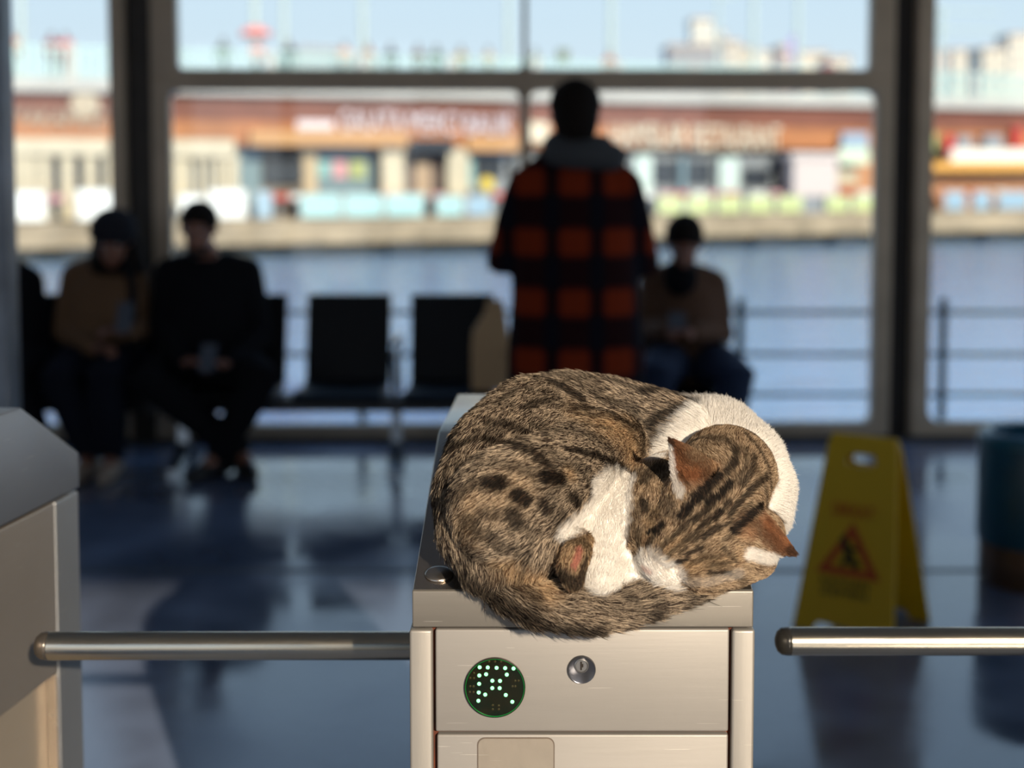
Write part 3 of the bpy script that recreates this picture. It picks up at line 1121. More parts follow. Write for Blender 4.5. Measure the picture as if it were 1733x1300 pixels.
hx = P(352, 600, 6.9).x
seated('person with short dark hair and beard in a black jacket, seated holding a phone', hx,
       P(336, 388, 6.78), P(288, 462, 6.9), P(418, 462, 6.9), P(272, 560, 6.82), P(440, 570, 6.82), P(312, 612, 6.58), P(392, 616, 6.58),
       V(hx - .22, 6.52, .49), V(hx + .33, 6.54, .49), V(P(395, 0, 6.62).x, 6.66, .10), V(P(352, 0, 6.52).x, 6.60, .10),
       V(P(412, 0, 6.5).x, 6.52, .04), V(P(318, 0, 6.42).x, 6.48, .04),
       M_black, M_black, mat('shoes_black', (1, 1, 1)), (M_hair, False), (-.05, -1, -.25), extra=beard, torsow=.235)
phone(352, 606, 6.50, 'phone held in both hands by the seated person in black', tilt=-.7)


# --- seated woman in tan sweater with a dark knitted hat
def w_extra(root, at, M, R, F):
    b = NB()
    ball(b, at(0, -.022, .050), (.112, .120, .100), 3, M)
    tube(b, [at(-.085, .03, .045), at(-.04, .088, .05), at(.04, .088, .05), at(.085, .03, .045)], .018, caps='round')
    part('knitted_hat', b, mat('hat_black', (0.014, 0.014, 0.02), rough=1.0), root, smooth='all')
    b = NB()
    loft(b, [(at(0, -.03, -.17), .135, .11), (at(0, -.03, -.10), .130, .11), (at(0, -.045, -.03), .118, .08), (at(0, -.05, .05), .10, .07)], (1, 0, 0), (0, 1, 0))
    part('long_hair', b, M_hair, root, smooth='all')
    b = NB()
    tube(b, [P(212, 445, 6.74), P(224, 480, 6.70), P(224, 540, 6.66), P(222, 580, 6.68)], .022, caps='round')
    part('bag_strap', b, M_black, root, smooth='all')


hx2 = P(178, 600, 6.9).x
M_tan = mat('knit_tan', (0.17, 0.09, 0.042), rough=0.95, bump=.2, bscale=120)
seated('person in a tan sweater and dark knitted hat, seated left of the person in black', hx2,
       P(192, 408, 6.78), P(130, 470, 6.9), P(226, 470, 6.9), P(112, 560, 6.85), P(240, 560, 6.85), P(160, 590, 6.65), P(216, 560, 6.62),
       V(hx2 - .10, 6.50, .49), V(hx2 + .12, 6.50, .49), V(P(128, 0, 6.55).x, 6.62, .10), V(P(170, 0, 6.55).x, 6.60, .10),
       V(P(120, 0, 6.5).x, 6.46, .04), V(P(168, 0, 6.5).x, 6.44, .04),
       M_tan, mat('trousers_navy', (0.012, 0.014, 0.022), rough=0.95, spec=.1), mat('shoes_beige', (0.42, 0.32, 0.24), rough=0.7), (M_hair, True), (.08, -1, -.35), extra=w_extra, torsow=.175)
phone(211, 537, 6.54, 'phone held up by the person in the tan sweater', tilt=-.5)

# --- dark figure at the far left edge
hx3 = P(22, 600, 6.9).x
seated('person in dark clothes at the far left edge, seated on the bench', hx3,
       P(-8, 400, 6.8), P(-30, 462, 6.9), P(48, 478, 6.9), P(-50, 570, 6.9), P(60, 580, 6.9), P(-14, 620, 6.62), P(30, 625, 6.62),
       V(hx3 - .10, 6.50, .49), V(hx3 + .13, 6.50, .49), V(P(0, 0, 6.55).x, 6.60, .10), V(P(50, 0, 6.55).x, 6.60, .10),
       V(P(0, 0, 6.5).x, 6.44, .04), V(P(55, 0, 6.5).x, 6.44, .04),
       M_black, M_black, mat('shoes_black', (1, 1, 1)), (M_hair, False), (0, -1, -.3), torsow=.18)


# --- seated man on the right, head bowed over a phone
def r_extra(root, at, M, R, F):
    beard(root, at, M, R, F)
    b = NB()
    q = P(1152, 468, 6.76)
    ball(b, q, (.085, .07, .10), 2)
    part('scarf', b, M_black, root, smooth='all')


hx4 = P(1165, 600, 6.9).x
seated('person in brown jacket and jeans seated right of the plaid coat, looking down', hx4,
       P(1158, 412, 6.74), P(1108, 480, 6.9), P(1205, 482, 6.9), P(1100, 560, 6.85), P(1222, 565, 6.85), P(1128, 560, 6.62), P(1172, 562, 6.62),
       V(hx4 - .20, 6.48, .50), V(hx4 + .17, 6.50, .49), V(P(1120, 0, 6.5).x, 6.58, .10), V(P(1235, 0, 6.5).x, 6.60, .10),
       V(P(1110, 0, 6.4).x, 6.42, .04), V(P(1240, 0, 6.4).x, 6.44, .04),
       mat('jacket_brown', (0.12, 0.058, 0.03), rough=0.9, bump=.2, bscale=40), mat('jeans', (0.02, 0.035, 0.075), rough=0.9), mat('shoes_black', (1, 1, 1)),
       (M_hair, False), (-.15, -1, -.6), extra=r_extra, torsow=.19)
phone(1146, 543, 6.53, 'phone in the hands of the person in the brown jacket', tilt=-.4, w=.08, h=.08)

# --- kraft paper bag on the bench
b = NB()
q0, q1 = P(796, 0, 6.62).x, P(862, 0, 6.62).x
za = Z_SEAT + .002
pts = []
rings = []
for z, wd, dp in ((za, 1.0, .09), (za + .20, 1.0, .09), (za + .27, .95, .07), (za + .36, .55, .02), (za + .42, .42, .012)):
    cx_ = (q0 + q1) / 2 + (.02 if z > za + .3 else 0)
    hw = (q1 - q0) / 2 * wd
    rings.append([b.verts.new((cx_ + sx * hw, 6.72 + sy * dp, z)) for sx, sy in ((-1, -1), (1, -1), (1, 1), (-1, 1))])
for i in range(len(rings) - 1):
    for k in range(4):
        b.faces.new((rings[i][k], rings[i][(k + 1) % 4], rings[i + 1][(k + 1) % 4], rings[i + 1][k]))
b.faces.new(rings[0][::-1]); b.faces.new(rings[-1])
tag(part('paper_bag', b, mat('kraft_paper', (0.60, 0.38, 0.19), rough=0.8, bump=.4, bscale=18), bevel=.004), 'brown kraft paper bag on the bench seat beside the plaid coat', 'bag')

# --- strollers on the bridge
proto = {}


def stroller(px, yhead, m, label, scale=1.0, depth=1.6):
    s = bs_(px)
    base = Bf(s, depth, 4.76)
    root = thing('person', base, label, 'person', 'people walking on the bridge')
    if 'b' not in proto:
        b = NB()
        o = V(0, 0, 0)
        tube(b, [V(-.09, 0, .86), V(-.12, .10, .47), V(-.12, .16, .08), V(-.12, .03, .04)], [.09, .065, .045, .04], caps='round', seg=8)
        tube(b, [V(.09, 0, .86), V(.11, -.12, .47), V(.11, -.10, .08), V(.11, -.22, .04)], [.09, .065, .045, .04], caps='round', seg=8)
        ball(b, V(0, 0, 1.15), (.18, .12, .30), 2)
        ball(b, V(0, 0, 1.60), (.08, .095, .12), 2)
        tube(b, [V(0, 0, 1.38), V(0, 0, 1.55)], [.06, .05], caps='round', seg=8)
        for sg in (-1, 1):
            tube(b, [V(sg * .17, 0, 1.36), V(sg * .23, sg * .06, 1.08), V(sg * .21, sg * .2 - .06, .86)], [.05, .042, .035], caps='round', seg=8)
        proto['b'] = fuse(b, .025, 2)
        b = NB()
        loft(b, [(V(0, 0, .78), .21, .15), (V(0, 0, 1.0), .20, .15), (V(0, 0, 1.3), .22, .14), (V(0, 0, 1.45), .12, .10)], (1, 0, 0), (0, 1, 0), 12)
        for sg in (-1, 1):
            tube(b, [V(sg * .18, 0, 1.36), V(sg * .24, sg * .06, 1.08), V(sg * .22, sg * .18 - .05, .90)], [.075, .065, .055], caps='round', seg=8)
        proto['c'] = fuse(b, .03, 2)
    for nm, key, mm in (('body', 'b', mat('walker_skin', (.16, .11, .09), rough=.8)), ('coat', 'c', m)):
        me = proto.get(key + 'm')
        b = proto[key].copy()
        for v in b.verts:
            v.co = base + v.co * scale
        part(nm, b, mm, root, smooth='all')
    return root


for (px, m, lab) in ((30, cm('coat_rust', .50, .20, .12), 'person in a rust coat on the bridge at the left edge of the left window'),
                     (98, cm('coat_maroon', .30, .08, .09), 'person in a maroon coat on the bridge in the middle of the left window'),
                     (122, cm('coat_red', .60, .10, .09), 'person in a red coat close to the maroon coated walker on the bridge'),
                     (392, cm('coat_dkgreen', .10, .13, .10), 'person in a dark green coat on the bridge, left of the pink umbrella'),
                     (450, cm('coat_pink', .75, .30, .27), 'person in a salmon coat on the bridge below the pink umbrella'),
                     (505, cm('coat_black', .05, .05, .06), 'person in a black coat on the bridge, right of the pink umbrella'),
                     (600, cm('coat_peach', .62, .36, .26), 'person in a peach coat on the bridge behind the grey car'),
                     (640, cm('coat_brown', .35, .17, .09), 'person in a brown coat on the bridge, left of the middle pole'),
                     (679, cm('coat_black', 1, 1, 1), 'person in a black coat on the bridge just right of the middle pole'),
                     (725, cm('coat_darkbrown', .15, .08, .06), 'person in a dark brown coat on the bridge, second right of the middle pole'),
                     (757, cm('coat_dkgreen', 1, 1, 1), 'person in a dark green coat on the bridge, third right of the middle pole'),
                     (799, cm('coat_ochre', .35, .24, .10), 'person in ochre coat on the bridge, second from the mullion'),
                     (846, cm('coat_sand', .50, .40, .28), 'person in a sand coat on the bridge nearest the mullion'),
                     (925, cm('coat_sage', .30, .34, .28), 'person in a sage coat on the bridge beside the pole right of the mullion'),
                     (1052, cm('coat_rust', 1, 1, 1), 'person in a rust coat on the bridge in the upper right pane'),
                     (1425, cm('coat_maroon', 1, 1, 1), 'person in maroon on the bridge near the right frame of the upper pane')):
    stroller(px, 0, m, lab, 1.0, 1.3)
o = thing('umbrella', Bf(bs_(447), 1.2, 5.9), 'open salmon pink umbrella held up on the bridge', 'umbrella')
b = NB()
lathe(b, [(0.62, 0.0), (0.56, .16), (.38, .30), (.16, .38), (.02, .40), (.015, .38), (.36, .27), (.54, .14), (.60, 0)], Bf(bs_(447), 1.2, 6.55), 'z', 12)
part('canopy', b, cm('umbrella_pink', .90, .32, .28), o, smooth=True)
b = NB(); tube(b, [Bf(bs_(447), 1.2, 6.95), Bf(bs_(447), 1.2, 6.0)], .012, seg=6); part('shaft', b, M_pole, o)

# ------------------------------------------------------------------ wet floor sign
M_yel = mat('sign_yellow_plastic', (0.85, 0.53, 0.015), rough=0.4, spec=.4)
SC = P(1461, 900, 4.42)
a_, b__ = V(.80, -.60, 0), V(-.60, -.80, 0)
HS = P(1461, 743, 4.42).z


def sgn(u, sp_, k):
    """u along the hinge, k = 0 bottom .. 1 top, sp_ = +1 front / -1 rear leaf"""
    return V(SC.x, 4.42, 0) + a_ * u + b__ * sp_ * (.155 - .140 * k) + V(0, 0, HS * k)


root = thing('wet_floor_sign', (SC.x, 4.42, 0), 'yellow folding wet floor caution sign standing on the glossy floor', 'sign')
for sp_ in (1, -1):
    b = NB()
    outl = [(-.165, 0), (-.10, 0), (-.085, .045), (.085, .045), (.10, 0), (.165, 0), (.115, .97), (.10, 1.0), (-.10, 1.0), (-.115, .97)]
    slot = [(-.042, .86), (.042, .86), (.050, .885), (.042, .925), (-.042, .925), (-.050, .885)]
    th = (b__ * sp_ * -.010)
    vo = [b.verts.new(sgn(u, sp_, k)) for u, k in outl]
    vi = [b.verts.new(sgn(u, sp_, k)) for u, k in slot]
    eo = [b.edges.new((vo[i], vo[(i + 1) % len(vo)])) for i in range(len(vo))]
    ei = [b.edges.new((vi[i], vi[(i + 1) % len(vi)])) for i in range(len(vi))]
    bmesh.ops.triangle_fill(b, edges=eo + ei, use_beauty=True)
    r = bmesh.ops.extrude_face_region(b, geom=b.faces[:])
    for v in [g for g in r['geom'] if isinstance(g, bmesh.types.BMVert)]:
        v.co += th
    part('front_panel' if sp_ == 1 else 'rear_panel', b, M_yel, root)
fpn = [o for o in bpy.data.objects if o.parent == root and o.name.startswith('front_panel')][0]
b = NB()
tube(b, [sgn(-.10, 0, 1.0), sgn(.10, 0, 1.0)], .012, caps='round')
part('hinge', b, M_yel, root, smooth=True)
nf = (b__ + V(0, 0, .23)).normalized()
upf = (sgn(0, 1, 1) - sgn(0, 1, 0)).normalized()


def onf(u, k, off=.003):
    return sgn(u, 1, k) + nf * off


M_sred = cm('sign_red', .60, .10, .01)
M_sblk = cm('sign_black', .03, .03, .01)
b = text_bm('DIKKAT', .040, .002, onf(-.072, .60), a_, upf, width=.135)
part('warning_text', b, M_sred, fpn)
for k, s_ in ((.245, 'KAYGAN'), (.195, 'ZEMIN')):
    b = text_bm(s_, .022, .002, onf(-.085, k), a_, upf, width=.155)
    part('lower_text', b, M_sblk, fpn)
b = NB()
tri_o = [(-.105, .30), (.105, .30), (0, .575)]
tri_i = [(-.062, .34), (.062, .34), (0, .50)]
for i in range(3):
    j = (i + 1) % 3
    prism(b, [onf(*tri_o[i]), onf(*tri_o[j]), onf(*tri_i[j]), onf(*tri_i[i])], nf * .002)
part('warning_triangle', b, M_sred, fpn)
b = NB()
tube(b, [onf(-.022, .47, .004), onf(-.005, .41, .004), onf(.022, .36, .004)], .011, caps='round', seg=8)
tube(b, [onf(-.008, .44, .004), onf(.020, .44, .004)], .006, caps='round', seg=8)
tube(b, [onf(-.002, .40, .004), onf(-.020, .36, .004)], .008, caps='round', seg=8)
ball(b, onf(-.024, .485, .004), .012, 1)
part('slipping_figure', b, M_sblk, fpn)

# ------------------------------------------------------------------ litter bin
bc = P(1757, 900, 4.9)
root = thing('litter_bin', (bc.x, 4.9, 0), 'round blue litter bin with a brown metal base at the right edge', 'bin')
b = NB(); lathe(b, [(.195, 0), (.20, .01), (.20, .145)], (bc.x, 4.9, 0), 'z', 40)
part('base', b, mat('bin_base', (0.15, 0.085, 0.055), rough=0.35, metal=.4, var=.3), root, smooth=True)
b = NB(); lathe(b, [(.203, .145), (.208, .155), (.208, .50), (.200, .515), (.170, .52), (.165, .50), (.160, .20), (.02, .19)], (bc.x, 4.9, 0), 'z', 40)
part('drum', b, mat('bin_blue', (0.012, 0.075, 0.13), rough=0.35, var=.15), root, smooth=True)
b = NB(); lathe(b, [(.212, .485), (.214, .50), (.208, .520), (.19, .530), (.165, .525), (.163, .50), (.18, .49)], (bc.x, 4.9, 0), 'z', 40)
part('rim', b, mat('bin_rim', (0.02, 0.12, 0.19), rough=0.3), root, smooth=True)

# ------------------------------------------------------------------ turnstiles
def steel(name, col, rough, stretch, dirt=0.0, rust=False, metal=.85, vscale=3):
    m = bpy.data.materials.new(name)
    m.use_nodes = True
    t = m.node_tree
    b = t.nodes['Principled BSDF']
    b.inputs['Metallic'].default_value = metal
    b.inputs['Roughness'].default_value = rough
    tcn = t.nodes.new('ShaderNodeTexCoord')
    mp = t.nodes.new('ShaderNodeMapping'); mp.inputs['Scale'].default_value = stretch
    t.links.new(tcn.outputs['Object'], mp.inputs[0])
    n = t.nodes.new('ShaderNodeTexNoise'); n.inputs['Scale'].default_value = 40; n.inputs['Detail'].default_value = 6; n.inputs['Roughness'].default_value = .7
    t.links.new(mp.outputs[0], n.inputs['Vector'])
    n2 = t.nodes.new('ShaderNodeTexNoise'); n2.inputs['Scale'].default_value = vscale; n2.inputs['Detail'].default_value = 4
    t.links.new(tcn.outputs['Object'], n2.inputs['Vector'])
    r = t.nodes.new('ShaderNodeValToRGB')
    r.color_ramp.elements[0].position = .3; r.color_ramp.elements[1].position = .7
    r.color_ramp.elements[0].color = (*[c * .88 for c in col], 1); r.color_ramp.elements[1].color = (*col, 1)
    t.links.new(n2.outputs[0], r.inputs[0])
    # fine scratches
    ml = None
    for rot, sd in (((.3, .9, .4), 7), ((.2, -.5, .6), 3), ((.5, 1.9, -.3), 11)):
        mq = t.nodes.new('ShaderNodeMapping')
        mq.inputs['Rotation'].default_value = rot
        mq.inputs['Scale'].default_value = (3, 3, 170)
        mq.inputs['Location'].default_value = (sd, 0, 0)
        t.links.new(tcn.outputs['Object'], mq.inputs[0])
        nq = t.nodes.new('ShaderNodeTexNoise'); nq.inputs['Scale'].default_value = 4; nq.inputs['Detail'].default_value = 1
        t.links.new(mq.outputs[0], nq.inputs['Vector'])
        gq = t.nodes.new('ShaderNodeMath'); gq.operation = 'GREATER_THAN'; gq.inputs[1].default_value = .79
        t.links.new(nq.outputs[0], gq.inputs[0])
        if ml is None:
            ml = gq
        else:
            mm_ = t.nodes.new('ShaderNodeMath'); mm_.operation = 'MAXIMUM'
            t.links.new(ml.outputs[0], mm_.inputs[0]); t.links.new(gq.outputs[0], mm_.inputs[1])
            ml = mm_
    mx = t.nodes.new('ShaderNodeMix'); mx.data_type = 'RGBA'
    sc = t.nodes.new('ShaderNodeMath'); sc.operation = 'MULTIPLY'; sc.inputs[1].default_value = .45
    t.links.new(ml.outputs[0], sc.inputs[0])
    t.links.new(sc.outputs[0], mx.inputs[0]); t.links.new(r.outputs[0], mx.inputs[6])
    mx.inputs[7].default_value = (.75, .70, .62, 1)
    t.links.new(mx.outputs[2], b.inputs['Base Color'])
    mr = t.nodes.new('ShaderNodeMapRange'); mr.inputs['To Min'].default_value = rough - .07; mr.inputs['To Max'].default_value = rough + .09
    t.links.new(n.outputs[0], mr.inputs[0]); t.links.new(mr.outputs[0], b.inputs['Roughness'])
    bp = t.nodes.new('ShaderNodeBump'); bp.inputs['Strength'].default_value = .10; bp.inputs['Distance'].default_value = .0012
    t.links.new(n.outputs[0], bp.inputs['Height']); t.links.new(bp.outputs[0], b.inputs['Normal'])
    MATS[name] = m
    return m


M_face = steel('brushed_steel_face', (0.37, 0.34, 0.305), .50, (.25, 1, 4), metal=.45)
M_post = steel('brushed_steel_post', (0.37, 0.34, 0.30), .46, (4, 1, .25), metal=.5)
M_lid = steel('polished_steel_lid', (0.50, 0.44, 0.38), .24, (1, .3, 1), metal=.95)
M_lip = steel('steel_lip', (0.255, 0.23, 0.195), .42, (.25, 1, 3), metal=.5)
M_bar = steel('bar_steel', (0.55, 0.50, 0.40), .22, (.3, 4, 4), metal=1.0)
M_gap = mat('dark_gap', (0.02, 0.014, 0.01), rough=.9)
M_rust = mat('rusty_gap', (0.16, 0.035, 0.012), rough=.9, col2=(0.02, 0.012, 0.01), vscale=22)

TD = 1.46
TX = P(986.5, 1000, TD).x
SK = .0264


def T(u, v, z):
    return V(TX + u + v * SK, TD + v, z)


Z0 = P(986, 1000, TD).z          # top of the front lip
ZL = P(986, 1062, TD).z          # underside of the lid
HWD = .1785
V1, Z1 = .355, P(740, 731, TD + .355).z
V2, Z2 = .76, P(775, 680, TD + .76).z
V2, Z2 = .74, Z1 - .012
VE = 1.05


def lidz(v):
    return Z0 + (Z1 - Z0) * v / V1


turn = thing('turnstile', T(0, .5, 0), 'brushed steel ticket turnstile with the cat asleep on its sloping lid', 'turnstile')
b = NB()
prof = [(.002, ZL), (.002, Z0 - .0008), (V1, Z1), (V2, Z2), (VE, Z0), (VE, ZL)]
prism(b, [T(-HWD, v, z) for v, z in prof], V(2 * HWD, 0, 0))
part('lid', b, M_lid, turn, bevel=.0022, bseg=3, smooth=True)
b = NB(); prism(b, [T(-HWD, v, z) for v, z in ((-.0003, ZL), (-.0003, Z0 - .0003), (.0045, Z0 + .0011), (.0045, ZL))], V(2 * HWD, 0, 0))
part('front_lip', b, M_lip, turn, bevel=.0016, bseg=3, smooth=True)
b = NB()
bt, bb = P(986, 1066, TD).z, 0.0
zg = P(986, 1243, TD).z


def u_of(px):
    return P(px, 1100, TD).x - TX


uL, uLi, uRi, uR = u_of(692.5), u_of(734), u_of(1237), u_of(1278)
box(b, uL + .004, uR - .004, .012, VE - .012, .02, ZL + .0, f=lambda u, v, z: T(u, v, z))
part('inner_case', b, M_rust, turn)
for (a, c) in ((uL, uLi - .0015), (uRi + .0015, uR)):
    b = NB(); box(b, a, c, .002, .075, 0.0, bt - .001, f=lambda u, v, z: T(u, v, z))
    part('corner_post', b, M_post, turn, bevel=.003, bseg=3, smooth=True)
for a in (uL, uR - .004):
    b = NB(); box(b, a, a + .004, .078, VE - .08, 0, bt - .001, f=lambda u, v, z: T(u, v, z))
    part('side_panel', b, M_post, turn, bevel=.0015)
for (a, c) in ((uL, uLi), (uRi, uR)):
    b = NB(); box(b, a, c, VE - .077, VE - .002, 0.0, bt - .001, f=lambda u, v, z: T(u, v, z))
    part('corner_post', b, M_post, turn, bevel=.003)
b = NB(); box(b, uLi + .0015, uRi - .0015, .003, .03, zg + .0015, bt - .0005, f=lambda u, v, z: T(u, v, z))
door = part('upper_door', b, M_face, turn, bevel=.0022, bseg=3, smooth=True)
b = NB(); box(b, uLi + .003, uRi - .0015, .003, .03, 0.10, zg - .0015, f=lambda u, v, z: T(u, v, z))
ldoor = part('lower_door', b, M_face, turn, bevel=.0022, bseg=3, smooth=True)
b = NB(); box(b, uLi + .003, uRi - .0015, .006, .03, 0.0, 0.097, f=lambda u, v, z: T(u, v, z))
part('plinth', b, M_face, turn, bevel=.002)
b = NB(); box(b, uL, uR, VE - .03, VE - .003, 0.0, bt, f=lambda u, v, z: T(u, v, z))
part('rear_panel', b, M_face, turn)
# recessed plate in the lower door
pl = rrect(u_of(807), u_of(939), P(800, 1420, TD).z, P(800, 1250, TD).z, .008)
b = NB(); prism(b, [T(u, .0026, z) for u, z in pl], V(0, .002, 0))
part('plate_edge', b, mat('plate_edge_dark', (.18, .14, .11), rough=.5, metal=.6), ldoor)
pl = rrect(u_of(807) + .0012, u_of(939) - .0012, P(800, 1420, TD).z + .0012, P(800, 1250, TD).z - .0012, .007)
b = NB(); prism(b, [T(u, .0020, z) for u, z in pl], V(0, .0025, 0))
part('cover_plate', b, steel('plate_steel', (0.43, 0.37, 0.30), .46, (2, 1, 1), metal=.7), ldoor)
# lock
lc = P(984.5, 1134.5, TD)
b = NB(); lathe(b, [(.0150, .004), (.0148, .0005), (.0142, -.0006), (.0134, -.0002), (.0, -.0002)], (lc.x, TD, lc.z), 'y', 40)
part('lock', b, mat('lock_chrome', (.09, .09, .10), rough=.22, metal=.7), door, smooth=True)
b = NB(); lathe(b, [(.0078, .001), (.0076, -.0012), (.0066, -.0018), (.0058, -.0008), (.0, -.0008)], (lc.x - .0004, TD, lc.z + .0048), 'y', 30)
part('key_cylinder', b, mat('lock_core', (.32, .31, .30), rough=.3, metal=.8), door, smooth=True)
b = NB(); box(b, lc.x - .0016, lc.x + .0002, TD - .0014, TD, lc.z + .0005, lc.z + .0095)
box(b, lc.x - .0006, lc.x + .0016, TD - .00141, TD, lc.z + .0035, lc.z + .007)
part('keyhole', b, M_gap, door)
# LED display
dcn = P(837.5, 1164.5, TD)
b = NB(); lathe(b, [(.0322, .006), (.0320, -.0004), (.0314, -.0008), (.0309, .0010), (0, .0010)], (dcn.x, TD, dcn.z), 'y', 64)
disp = part('led_display', b, mat('display_black', (.012, .010, .008), rough=.25, spec=.3, col2=(.03, .012, .008), vscale=60), turn, smooth=True)
M_led = mat('led_green', (.2, .9, .4), emit=(.45, 1.0, .60, 2.2))
M_off = mat('led_off', (.10, .035, .02), rough=.4)
leds = [(268, 192), (356, 194), (452, 198), (545, 201), (636, 205), (264, 281), (338, 268), (563, 272), (262, 372), (406, 338), (489, 340),
        (258, 466), (405, 418), (485, 419), (328, 489), (552, 493), (254, 556), (623, 567)]
for i, (X, Y) in enumerate(leds):
    q = P(770 + X / 6.42, 1100 + Y / 6.42, TD)
    b = NB(); ball(b, (q.x, TD + .0006, q.z), (.0021, .0010, .0021), 2)
    part('led', b, M_led, disp, smooth='all')
offs = [(205, 255), (205, 312), (165, 310), (200, 400), (165, 400), (200, 462), (160, 462), (655, 340), (655, 400), (625, 400), (690, 340), (410, 606), (475, 610),
        (410, 650), (475, 650), (435, 130), (500, 130), (370, 130)]
b = NB()
for X, Y in offs:
    q = P(770 + X / 6.42, 1100 + Y / 6.42, TD)
    ball(b, (q.x, TD + .0010, q.z), (.0016, .0008, .0016), 1)
part('unlit_leds', b, M_off, disp, smooth='all')
b = NB(); lathe(b, [(.0311, -.0010), (.0311, -.0006), (0, -.0006)], (dcn.x, TD, dcn.z), 'y', 64)
gd = glass_mat('display_glass', (.82, .95, .82))
part('display_glass', b, gd, disp, smooth=True)
# green ring glow of the lens edge
b = NB(); lathe(b, [(.0310, -.0003), (.0306, -.0003), (.0306, .0010), (.0310, .0010)], (dcn.x, TD, dcn.z), 'y', 64, caps=False)
part('lens_ring', b, mat('lens_green', (.02, .30, .09), rough=.2, emit=(.01, .30, .06, .15)), disp, smooth=True)
# domed bolt on the lid
slope = math.atan2(Z1 - Z0, V1)


def lidray(px, py, h=0.0):
    """the point seen at (px, py) on the lid plane raised by h along its normal"""
    o = Vector((0, 0, CAMZ)); d = P(px, py, 1.0) - o
    n = V(0, -math.sin(slope), math.cos(slope))
    p0 = T(0, 0, Z0) + n * h
    k = (p0 - o).dot(n) / d.dot(n)
    return o + d * k


NL = V(0, -math.sin(slope), math.cos(slope))
YL = V(0, math.cos(slope), math.sin(slope))
bo = lidray(743, 972)
b = NB(); lathe(b, [(.0155, -.001), (.0150, .0014), (.0125, .0030), (.0075, .0036), (0, .0038)], (0, 0, 0), 'z', 36)
Mx = Matrix((V(1, 0, 0), YL, NL)).transposed()
for v in b.verts:
    v.co = bo + Mx @ v.co
part('bolt', b, M_lid, turn, smooth='all')

# arms of the turnstile
zb = P(0, 1093, 1.71).z
b = NB()
tipx = P(84, 1093, 1.71).x
tube(b, [(tipx, 1.71, zb), (TX + uL - .001 + .25 * SK, 1.71, zb)], .0172, seg=40, caps=True)
arm = part('arm', b, M_bar, turn, smooth=True)
b = NB()
lathe(b, [(.0170, .0), (.0172, -.004), (.0160, -.0105), (.0120, -.0155), (.006, -.0180), (0, -.0186)], (tipx, 1.71, zb), 'x', 32)
part('arm_end', b, mat('cap_dark', (.14, .12, .10), rough=.25, metal=.7), arm, smooth='all')
zb2 = P(0, 1085.5, 1.71).z
t2 = P(1337, 1086, 1.71).x
b = NB()
tube(b, [(t2, 1.71, zb2), (1.10, 1.71, zb2)], .0172, seg=40, caps=True)
o = thing('turnstile', (1.28, 1.9, 0), 'steel turnstile at the right edge, seen only by its round arm', 'turnstile')
arm2 = part('arm', b, M_bar, o, smooth=True)
b = NB()
lathe(b, [(.0172, .0), (.0173, -.004), (.0162, -.0105), (.0122, -.0155), (.006, -.0180), (0, -.0186)], (t2, 1.71, zb2), 'x', 32)
part('arm_end', b, mat('cap_black', (.03, .028, .025), rough=.25, metal=.3), arm2, smooth='all')
# the right hand turnstile that carries that arm stands just outside the frame
b = NB(); box(b, 1.10, 1.456, 1.46, 2.5, 0, .96); part('body', b, M_face, o, bevel=.003)
b = NB(); prism(b, [(1.10, 1.46, .96), (1.10, 1.46, 1.0), (1.10, 1.81, 1.10), (1.10, 2.2, 1.09), (1.10, 2.5, 1.0), (1.10, 2.5, .96)], (.356, 0, 0)); part('lid', b, M_lid, o, bevel=.003)

# left neighbour turnstile
yw = math.radians(7.8)
LD = V(-math.sin(yw), -math.cos(yw), 0)        # towards the camera
LN = V(math.cos(yw), -math.sin(yw), 0)         # out of the side panel
LO = V(P(135, 825, 2.108).x, 2.108, 0)
zs = P(135, 825, 2.108).z
zl = P(135, 766, 2.108).z


def Lf(t_, n_, z):
    return LO + LD * t_ + LN * n_ + V(0, 0, z)


left = thing('turnstile', Lf(.5, -.18, 0), 'steel turnstile at the left edge with a shaded grey hipped lid', 'turnstile')
WL = .356
LEN = 1.05
pk = Lf(.176, 0, 0)
zpk = P(40, 690, pk.y).z
b = NB()
prism(b, [Lf(0, 0, zs), Lf(0, 0, zl), Lf(.176, 0, zpk), Lf(.60, 0, zpk + .0), Lf(.95, 0, zl), Lf(.95, 0, zs)], LN * -WL)
M_lg = steel('steel_lid_grey', (0.30, 0.31, 0.33), .42, (1, .3, 1), metal=.8)
part('lid', b, M_lg, left, bevel=.003, bseg=3, smooth=True)
f_ = lambda x, y, z: Lf(x, y, z)
b = NB(); box(b, .004, LEN - .12, -WL + .004, -.022, 0.02, zs - .004, f=f_); part('inner_case', b, M_rust, left)
b = NB(); box(b, .002, .0785, -WL + .002, -.001, 0, zs - .0045, f=f_); part('corner_post', b, steel('steel_post_grey', (0.36, 0.37, 0.38), .45, (4, 1, .25), metal=.8), left, bevel=.003)  # bluish sky reflection put into the post's grey
zr = P(95, 1137, Lf(.0785, 0, 0).y).z
b = NB(); box(b, .0805, LEN - .12, -.03, -.0015, zr, zs - .0045, f=f_); part('upper_side_panel', b, steel('steel_side', (0.42, 0.37, 0.32), .45, (.3, .3, 3), metal=.75), left, bevel=.002)
b = NB(); box(b, .0805, LEN - .12, -.03, -.018, 0, zr - .002, f=f_); part('lower_side_panel', b, steel('steel_lower_sunlit', (0.60, 0.50, 0.38), .40, (.3, .3, 3), metal=.65), left, bevel=.002)  # sunlit brightness of the recess put into the lower panel's colour
b = NB(); box(b, .0805, .0865, -.018, -.0015, 0, zr - .002, f=f_); part('edge_strip', b, M_lid, left, bevel=.001)

